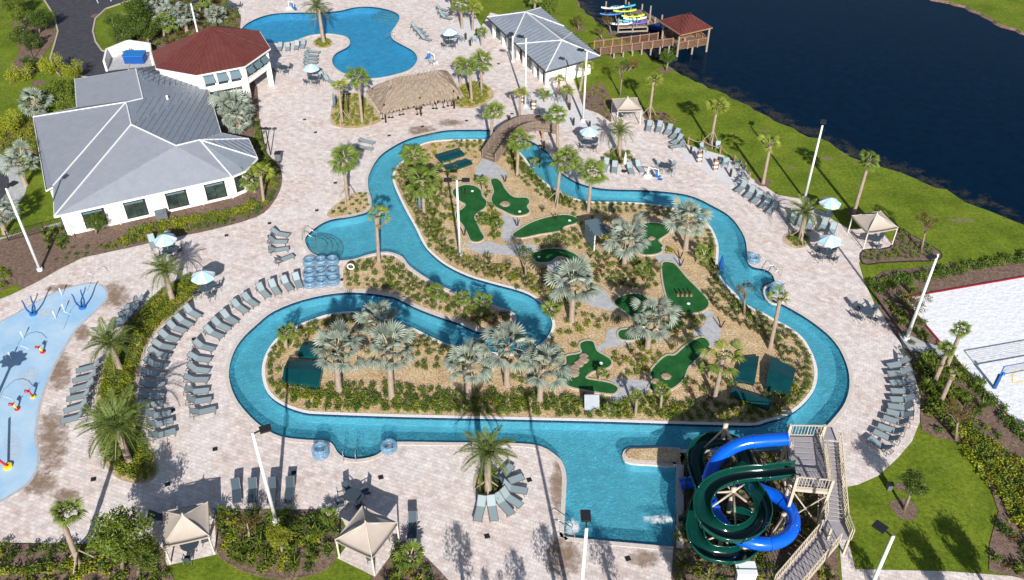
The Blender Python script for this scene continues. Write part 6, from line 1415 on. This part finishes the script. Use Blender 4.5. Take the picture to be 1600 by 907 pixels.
def rows_along(loop,offs,sp,kinds,s,bed_,isl=True,cond=None,dens=.95):
    for i,o_ in enumerate(offs):
        for p in resample(offset(loop,-o_),sp):
            q=p+Vector((R.uniform(-.1,.1),R.uniform(-.1,.1),0))
            if not inside(q.x,q.y,loop): continue
            if cond and not cond(PX(q)): continue
            if R.random()<dens and ok(q,isl): SPOTS.append((q.x,q.y,s*R.uniform(.8,1.2),R.choice(kinds[i%len(kinds)]),bed_))
isl='on the golf island'
low=lambda q: q[1]>560 or (q[0]<560)
rows_along(RI,(.62,1.3,2.0),.78,[('dark','green'),('green','yellow'),('green','dark')],1.0,isl,cond=lambda q:q[1]>600)
rows_along(RI,(.62,1.3),.78,[('dark',),('green',)],.82,isl,cond=lambda q:480<q[1]<=600 and q[0]<700)
rows_along(RI,(.7,1.4,2.1),.8,[('small','pale'),('pale',),('small','green')],.95,isl,cond=lambda q:q[1]<460 and q[0]<700 and q[1]>250)
rows_along(RI,(.7,1.4,2.1),.8,[('pale',),('pale','yellow'),('yellow','pale')],.9,isl,cond=lambda q:400<q[1]<475 and 700<=q[0]<845)
rows_along(RI,(.6,1.2,1.9),.75,[('dark',),('small',),('dark',)],.8,isl,cond=lambda q:q[1]<400 and q[0]>=700)
rows_along(RI,(.6,1.3,2.0,2.7),.8,[('dark',),('pale','dark'),('pale','small'),('pale',)],.9,isl,cond=lambda q:q[0]>1110 and q[1]>380 and q[1]<620)
def F(px,kinds,sp,s,b=isl,i=True,dens=1.0,jit=.25): fill(smooth(GP(px),2),kinds,sp,s,b,i,jit,dens)
F([(655,235),(700,222),(748,225),(755,240),(742,262),(700,268),(672,262),(640,255)],('small','yellow'),.8,.8,dens=.7)
F([(632,262),(690,268),(694,330),(700,385),(720,410),(690,400),(660,370),(640,325),(625,290)],('green','dark','tuft'),.85,1.1)
F([(752,296),(768,300),(770,322),(785,340),(780,360),(785,378),(765,380),(758,360),(748,342),(760,330),(763,315)],('green','yellow','tuft'),.7,.95)
F([(835,382),(815,378),(850,372),(895,358),(905,365),(905,385),(880,392),(850,388)],('dark','green'),.8,.95)
F([(925,395),(960,392),(1000,405),(1028,402),(1035,420),(1030,450),(1000,455),(960,450),(930,448),(922,425)],('dark','pale','bronze','green'),.8,1.0)
F([(790,228),(808,232),(830,255),(852,290),(880,305),(900,318),(870,326),(840,300),(812,272),(792,258)],('dark','green','tuft'),.8,1.0)
F([(1080,395),(1110,385),(1122,410),(1132,445),(1160,480),(1200,510),(1230,535),(1210,545),(1170,510),(1130,470),(1100,430)],('pale','green','dark'),.85,1.0)
F([(930,500),(955,498),(965,535),(950,550),(930,535)],('pale',),.9,.8,dens=.3)
F([(720,418),(770,405),(830,425),(870,425),(900,460),(870,490),(850,470),(812,448),(765,436)],('yellow','yellow','pale'),.85,1.05)
F([(880,495),(925,490),(940,505),(915,525),(880,530),(868,515)],('yellow','dark'),.85,.95,dens=.8)
F([(1028,490),(1100,492),(1103,510),(1080,525),(1045,530),(1020,545),(990,540),(1000,530),(1025,515)],('dark','bronze','dark'),.7,1.0)
F([(958,560),(990,545),(1020,548),(1040,555),(1020,575),(1005,590),(985,592),(962,580)],('pale','yellow','green'),.8,1.0)
F([(920,585),(955,590),(965,598),(940,600)],('tuft','pale'),.6,.7)
F([(1060,600),(1100,560),(1140,560),(1150,600),(1200,636),(1210,650),(1060,658)],('bronze','dark','dark'),.9,.95,dens=.75)
F([(1210,620),(1250,615),(1265,580),(1262,600),(1245,640),(1215,650)],('pale','green'),.8,1.1)
F([(920,630),(1050,615),(1060,655),(930,655)],('yellow','green','tuft'),.8,.95)
F([(626,515),(670,535),(700,555),(690,560),(640,548),(620,530)],('pale',),.7,.9)
F([(628,548),(670,545),(705,585),(665,582),(632,568)],('dark',),.95,.9,dens=.8)
F([(445,524),(500,502),(520,505),(470,540),(440,560),(425,575),(420,555)],('green','dark','yellow'),.75,.9)
F([(455,605),(520,600),(600,600),(720,608),(860,612),(905,622),(905,650),(620,645),(500,640),(450,625)],('green','dark'),.72,1.0)
F([(505,500),(560,495),(600,505),(620,530),(590,540),(520,545)],('dark','bronze'),.8,1.0,dens=.6)
from mathutils import noise as mnoise
x0,y0,x1,y1=bbox(RI); yy=y0
while yy<y1:
    xx=x0
    while xx<x1:
        p=Vector((xx+R.uniform(-.3,.3),yy+R.uniform(-.3,.3),0)); q=PX(p)
        if mnoise.noise(Vector((p.x*.28,p.y*.28,3.1)))>.02 and R.random()<.62 and inside(p.x,p.y,RI) and ok(p,True) and not (470<q[0]<720 and 575<q[1]<600):
            near_s=min(((p.x-a_[0])**2+(p.y-a_[1])**2 for a_ in SPOTS),default=9)
            if near_s>.45: SPOTS.append((p.x,p.y,R.uniform(.7,1.15),R.choice(('dark','green','pale','yellow','green')),isl))
        xx+=.85
    yy+=.8
pb_='on the central bed'
rows_along(B['peninsula'],(.5,1.15),.8,[('small',),('small','green')],.95,pb_,False,lambda q:q[0]<760)
F([(560,415),(620,412),(700,470),(745,485),(740,505),(700,490),(640,470),(600,452),(570,440)],('dark','small','pale'),.98,1.0,pb_,False,.8)
F([(738,480),(795,490),(800,502),(770,512),(735,505)],('bronze','dark'),.65,1.05,pb_,False)
lb='in the curved left bed'
rows_along(B['river_left'],(.35,1.0,1.65,2.3),.52,[('green',),('yellow',),('green','dark'),('yellow',)],.95,lb,False,dens=1.0)
F([(1082,741),(1082,741),(1083,742)],('dark',),1,1)
for nm,kk,sp,s,lab in [('tree_ring',('dark','tuft'),.6,.95,'in the round bed below the near date palm'),('thatch',('yellow','green'),.7,.9,'in the bed left of the thatched bar'),('thatch_right',('yellow','green'),.7,.95,'in the round bed right of the thatched bar'),('palm_mid',('dark','small'),.85,.7,'in the bed above the entry pool'),
    ('pool_palm',('green','yellow'),.55,.9,'under the upper pool date palm'),('date_ring',('green','dark'),.7,1.05,'under the centre right date palm'),('date_ring2',('green','dark'),.6,1.0,'under the right hand date palm'),('cabana_right',('green','small'),.62,.8,'in the bed right of the right cabana'),('building',('yellow','bronze','green'),.95,.8,'in the bed beside the pool building'),('cabana_top',('yellow','bronze'),.8,.8,'in the bed right of the upper cabana'),
    ('near_left',('yellow','green','dark','tuft'),.62,1.2,'in the near left bed'),('near_mid',('tuft','yellow','dark'),.72,1.05,'in the bed right of the near cabana'),('near_corner',('green','yellow','dark','green'),.68,1.2,'in the bottom left corner bed'),('slide',('green','yellow','dark','pale'),.7,1.0,'around the water slides'),('driveway',('dark','green','bronze'),1.1,1.3,'between the driveway and the pavilion'),('left_lawn',('yellow','green'),.8,1.1,'in the hedge left of the clubhouse'),('left_low',('yellow','green'),.9,1.1,'in the low bed at the far left')]:
    pass_=B[nm]
    if nm in ('near_left',): fill(pass_,kk,sp,s,lab,False,.35,.88)
    elif nm in ('slide','near_mid','near_corner','building'): fill(pass_,kk,sp,s,lab,False,.35,.78)
    else: fill(pass_,kk,sp,s,lab,False)
rows_along(B['club'],(.5,1.3),.85,[('dark','green'),('yellow','green')],.9,'in the bed around the clubhouse',False,lambda q:q[0]>160 and q[1]>225)
F([(175,376),(300,350),(395,322),(420,300),(425,262),(436,285),(425,318),(395,338),(300,364),(180,388)],('yellow','green','dark'),.8,1.0,'in the bed around the clubhouse',False)
F([(100,386),(160,380),(175,392),(140,402),(100,416),(80,408)],('small',),1.1,.8,'in the bed around the clubhouse',False)
F([(60,365),(110,352),(118,376),(90,392),(60,395)],('dark','tuft'),.9,1.1,'in the bed around the clubhouse',False)
F([(200,360),(300,339),(368,326),(392,312),(400,324),(374,338),(300,353),(205,373)],('yellow','yellow','green'),.6,1.15,'in the bed around the clubhouse',False)
F([(398,190),(412,200),(420,242),(436,265),(420,300),(405,260),(395,215)],('dark','green','tuft'),.8,1.1,'in the bed around the clubhouse',False)
F([(1440,545),(1475,560),(1500,600),(1560,690),(1500,690),(1450,650),(1425,590)],('dark','tuft','green'),.95,1.2,'in the long bed beside the sand court',False,.7)
F([(700,270),(745,290),(720,300),(722,330),(708,345),(700,380),(722,400),(708,408),(695,385),(690,330)],('green','tuft'),.9,.9,dens=.35)
F([(935,560),(1000,545),(1010,560),(1005,590),(960,585)],('green','dark'),.8,.9,dens=.5)
F([(1432,560),(1460,558),(1492,600),(1480,655),(1452,655),(1440,610)],('tuft','green'),.9,1.8,'in the long bed beside the sand court',False)
fill(B['court'],('dark','green','tuft'),1.05,1.15,'in the long bed beside the sand court',False,.35,.5)
hb='in the hedge between the lawn and the sand court'
fill(GP([(1350,440),(1400,430),(1500,415),(1640,392),(1640,408),(1500,432),(1410,450),(1375,462),(1355,452)]),('dark','dark','green'),.62,1.25,hb)
cb='in the long bed beside the sand court'
F([(1425,555),(1450,562),(1480,600),(1480,640),(1450,650),(1440,600)],('tuft','green'),.8,1.3,cb,False)
F([(1488,650),(1600,720),(1620,800),(1620,860),(1560,790),(1500,700),(1485,670)],('yellow','green','yellow'),.6,1.2,cb,False)
fill(GP([(1474,548),(1484,546),(1600,664),(1640,700),(1630,712),(1590,690),(1474,570)]),('dark',),.7,1.2,cb)
F([(1560,790),(1600,850),(1640,900),(1560,892)],('dark','green','bronze'),.9,1.1,cb,False,.8)
F([(1380,490),(1405,480),(1440,500),(1440,530),(1410,520)],('tuft','yellow'),1.1,1.1,cb,False,.8)
LMK=[((975,419),'the slatted screen'),((1071,390),'the upper right silver palm'),((740,335),'the long wavy green'),((800,310),'the green below the bridge'),((850,355),'the leaf shaped green'),((870,395),'the hook shaped green'),((1069,450),'the pear shaped green'),((990,490),'the shaded green'),((920,580),'the lobed green'),((1060,570),'the paddle shaped green'),((924,640),'the white rules board'),((470,575),'the left teal covers'),((1210,585),'the right teal covers'),((710,245),'the upper teal covers'),((660,330),'the dense green palm'),((530,612),'the leftmost island silver palm'),((612,622),'the second island silver palm'),((733,622),'the third island silver palm'),((843,628),'the silver palm left of the lobed green'),((863,500),'the central river bend'),((1203,545),'the palm over the right river bend'),((1116,625),'the ragged palm'),
((270,470),'the upper date palm'),((188,578),'the middle date palm'),((203,724),'the largest date palm'),((592,410),'the palm over the entry pool'),((720,486),'the small palms'),((432,817),'the near light pole'),((63,423),'the far left light pole'),((515,815),'the near tan cabana'),((340,860),'the near left cabana'),((124,884),'the leaning palm'),((200,880),'the leafy trees'),((641,884),'the low fan palm'),((1416,531),'the light pole by the court'),((1478,576),'the leaning palm trio'),((1493,688),'the thin tree'),((1600,780),'the right picture edge'),((1560,880),'the lower right corner'),((1380,450),'the left hedge end'),((1500,425),'the hedge middle'),((1590,405),'the hedge right end'),((1100,720),'the far green loop'),((1090,880),'the lowest green loop'),((1220,840),'the near blue bend'),((1270,800),'the stair tower'),((160,380),'the leftmost window'),((260,360),'the air conditioner'),((400,310),'the clubhouse corner')]
def near(x,y):
    a,b=PX((x,y,0)); return min(LMK,key=lambda l:(l[0][0]-a)**2+(l[0][1]-b)**2)
SPOTS=[s for s in SPOTS if -80<PX((s[0],s[1],0))[0]<1680 and -30<PX((s[0],s[1],0))[1]<935]
SPOTS.sort(key=lambda s:-s[2]/((s[0]**2+s[1]**2+CH*CH)**.5)*(2 if s[3] in('x',) else 1))
keep=SPOTS[:290]; rest=SPOTS[290:]
for (x,y,s,k,b_) in keep:
    o=link('shrub',R.choice(SHM[k]),None,loc=(x,y,.02),rot=(0,0,R.uniform(0,6.28)),scale=(s,s,s*R.uniform(.85,1.15))); tag(o,f'{ADJ[k]} shrub {b_}'+((lambda q:' near '+q[1] if (q[0][0]-PX((x,y,0))[0])**2+(q[0][1]-PX((x,y,0))[1])**2<120**2 else '')(near(x,y))),'shrub',f'{ADJ[k]} shrubs {b_}')
import numpy as np
ARR={k:[(np.array([v for v in m.v],dtype=np.float32),m.f) for m in v] for k,v in SH.items()}
for kind in SH:
    sel=[s for s in rest if s[3]==kind]
    if not sel: continue
    VV=[];LV=[];LT=[];off=0
    for (x,y,s,k,b_) in sel:
        va,fa=R.choice(ARR[k]); a=R.uniform(0,6.28); c_,s_=math.cos(a)*s,math.sin(a)*s
        v=np.empty_like(va); v[:,0]=va[:,0]*c_-va[:,1]*s_+x; v[:,1]=va[:,0]*s_+va[:,1]*c_+y; v[:,2]=va[:,2]*s+.02; VV.append(v)
        for f in fa: LV.extend([i+off for i in f]); LT.append(len(f))
        off+=len(va)
    V=np.concatenate(VV); me=bpy.data.meshes.new('ground_cover'); me.vertices.add(len(V)); me.vertices.foreach_set('co',V.ravel())
    me.loops.add(len(LV)); me.loops.foreach_set('vertex_index',LV); me.polygons.add(len(LT))
    ls=np.concatenate([[0],np.cumsum(LT)[:-1]]); me.polygons.foreach_set('loop_start',ls.astype(np.int32)); me.polygons.foreach_set('loop_total',LT); me.update(calc_edges=True); me.materials.append(M[SM[kind]])
    o=link('shrub_cover',me); tag(o,f'{ADJ[kind]} shrubs filling the planting beds',None,None,'stuff')
print('spots',len(SPOTS),'objects',len(bpy.data.objects))
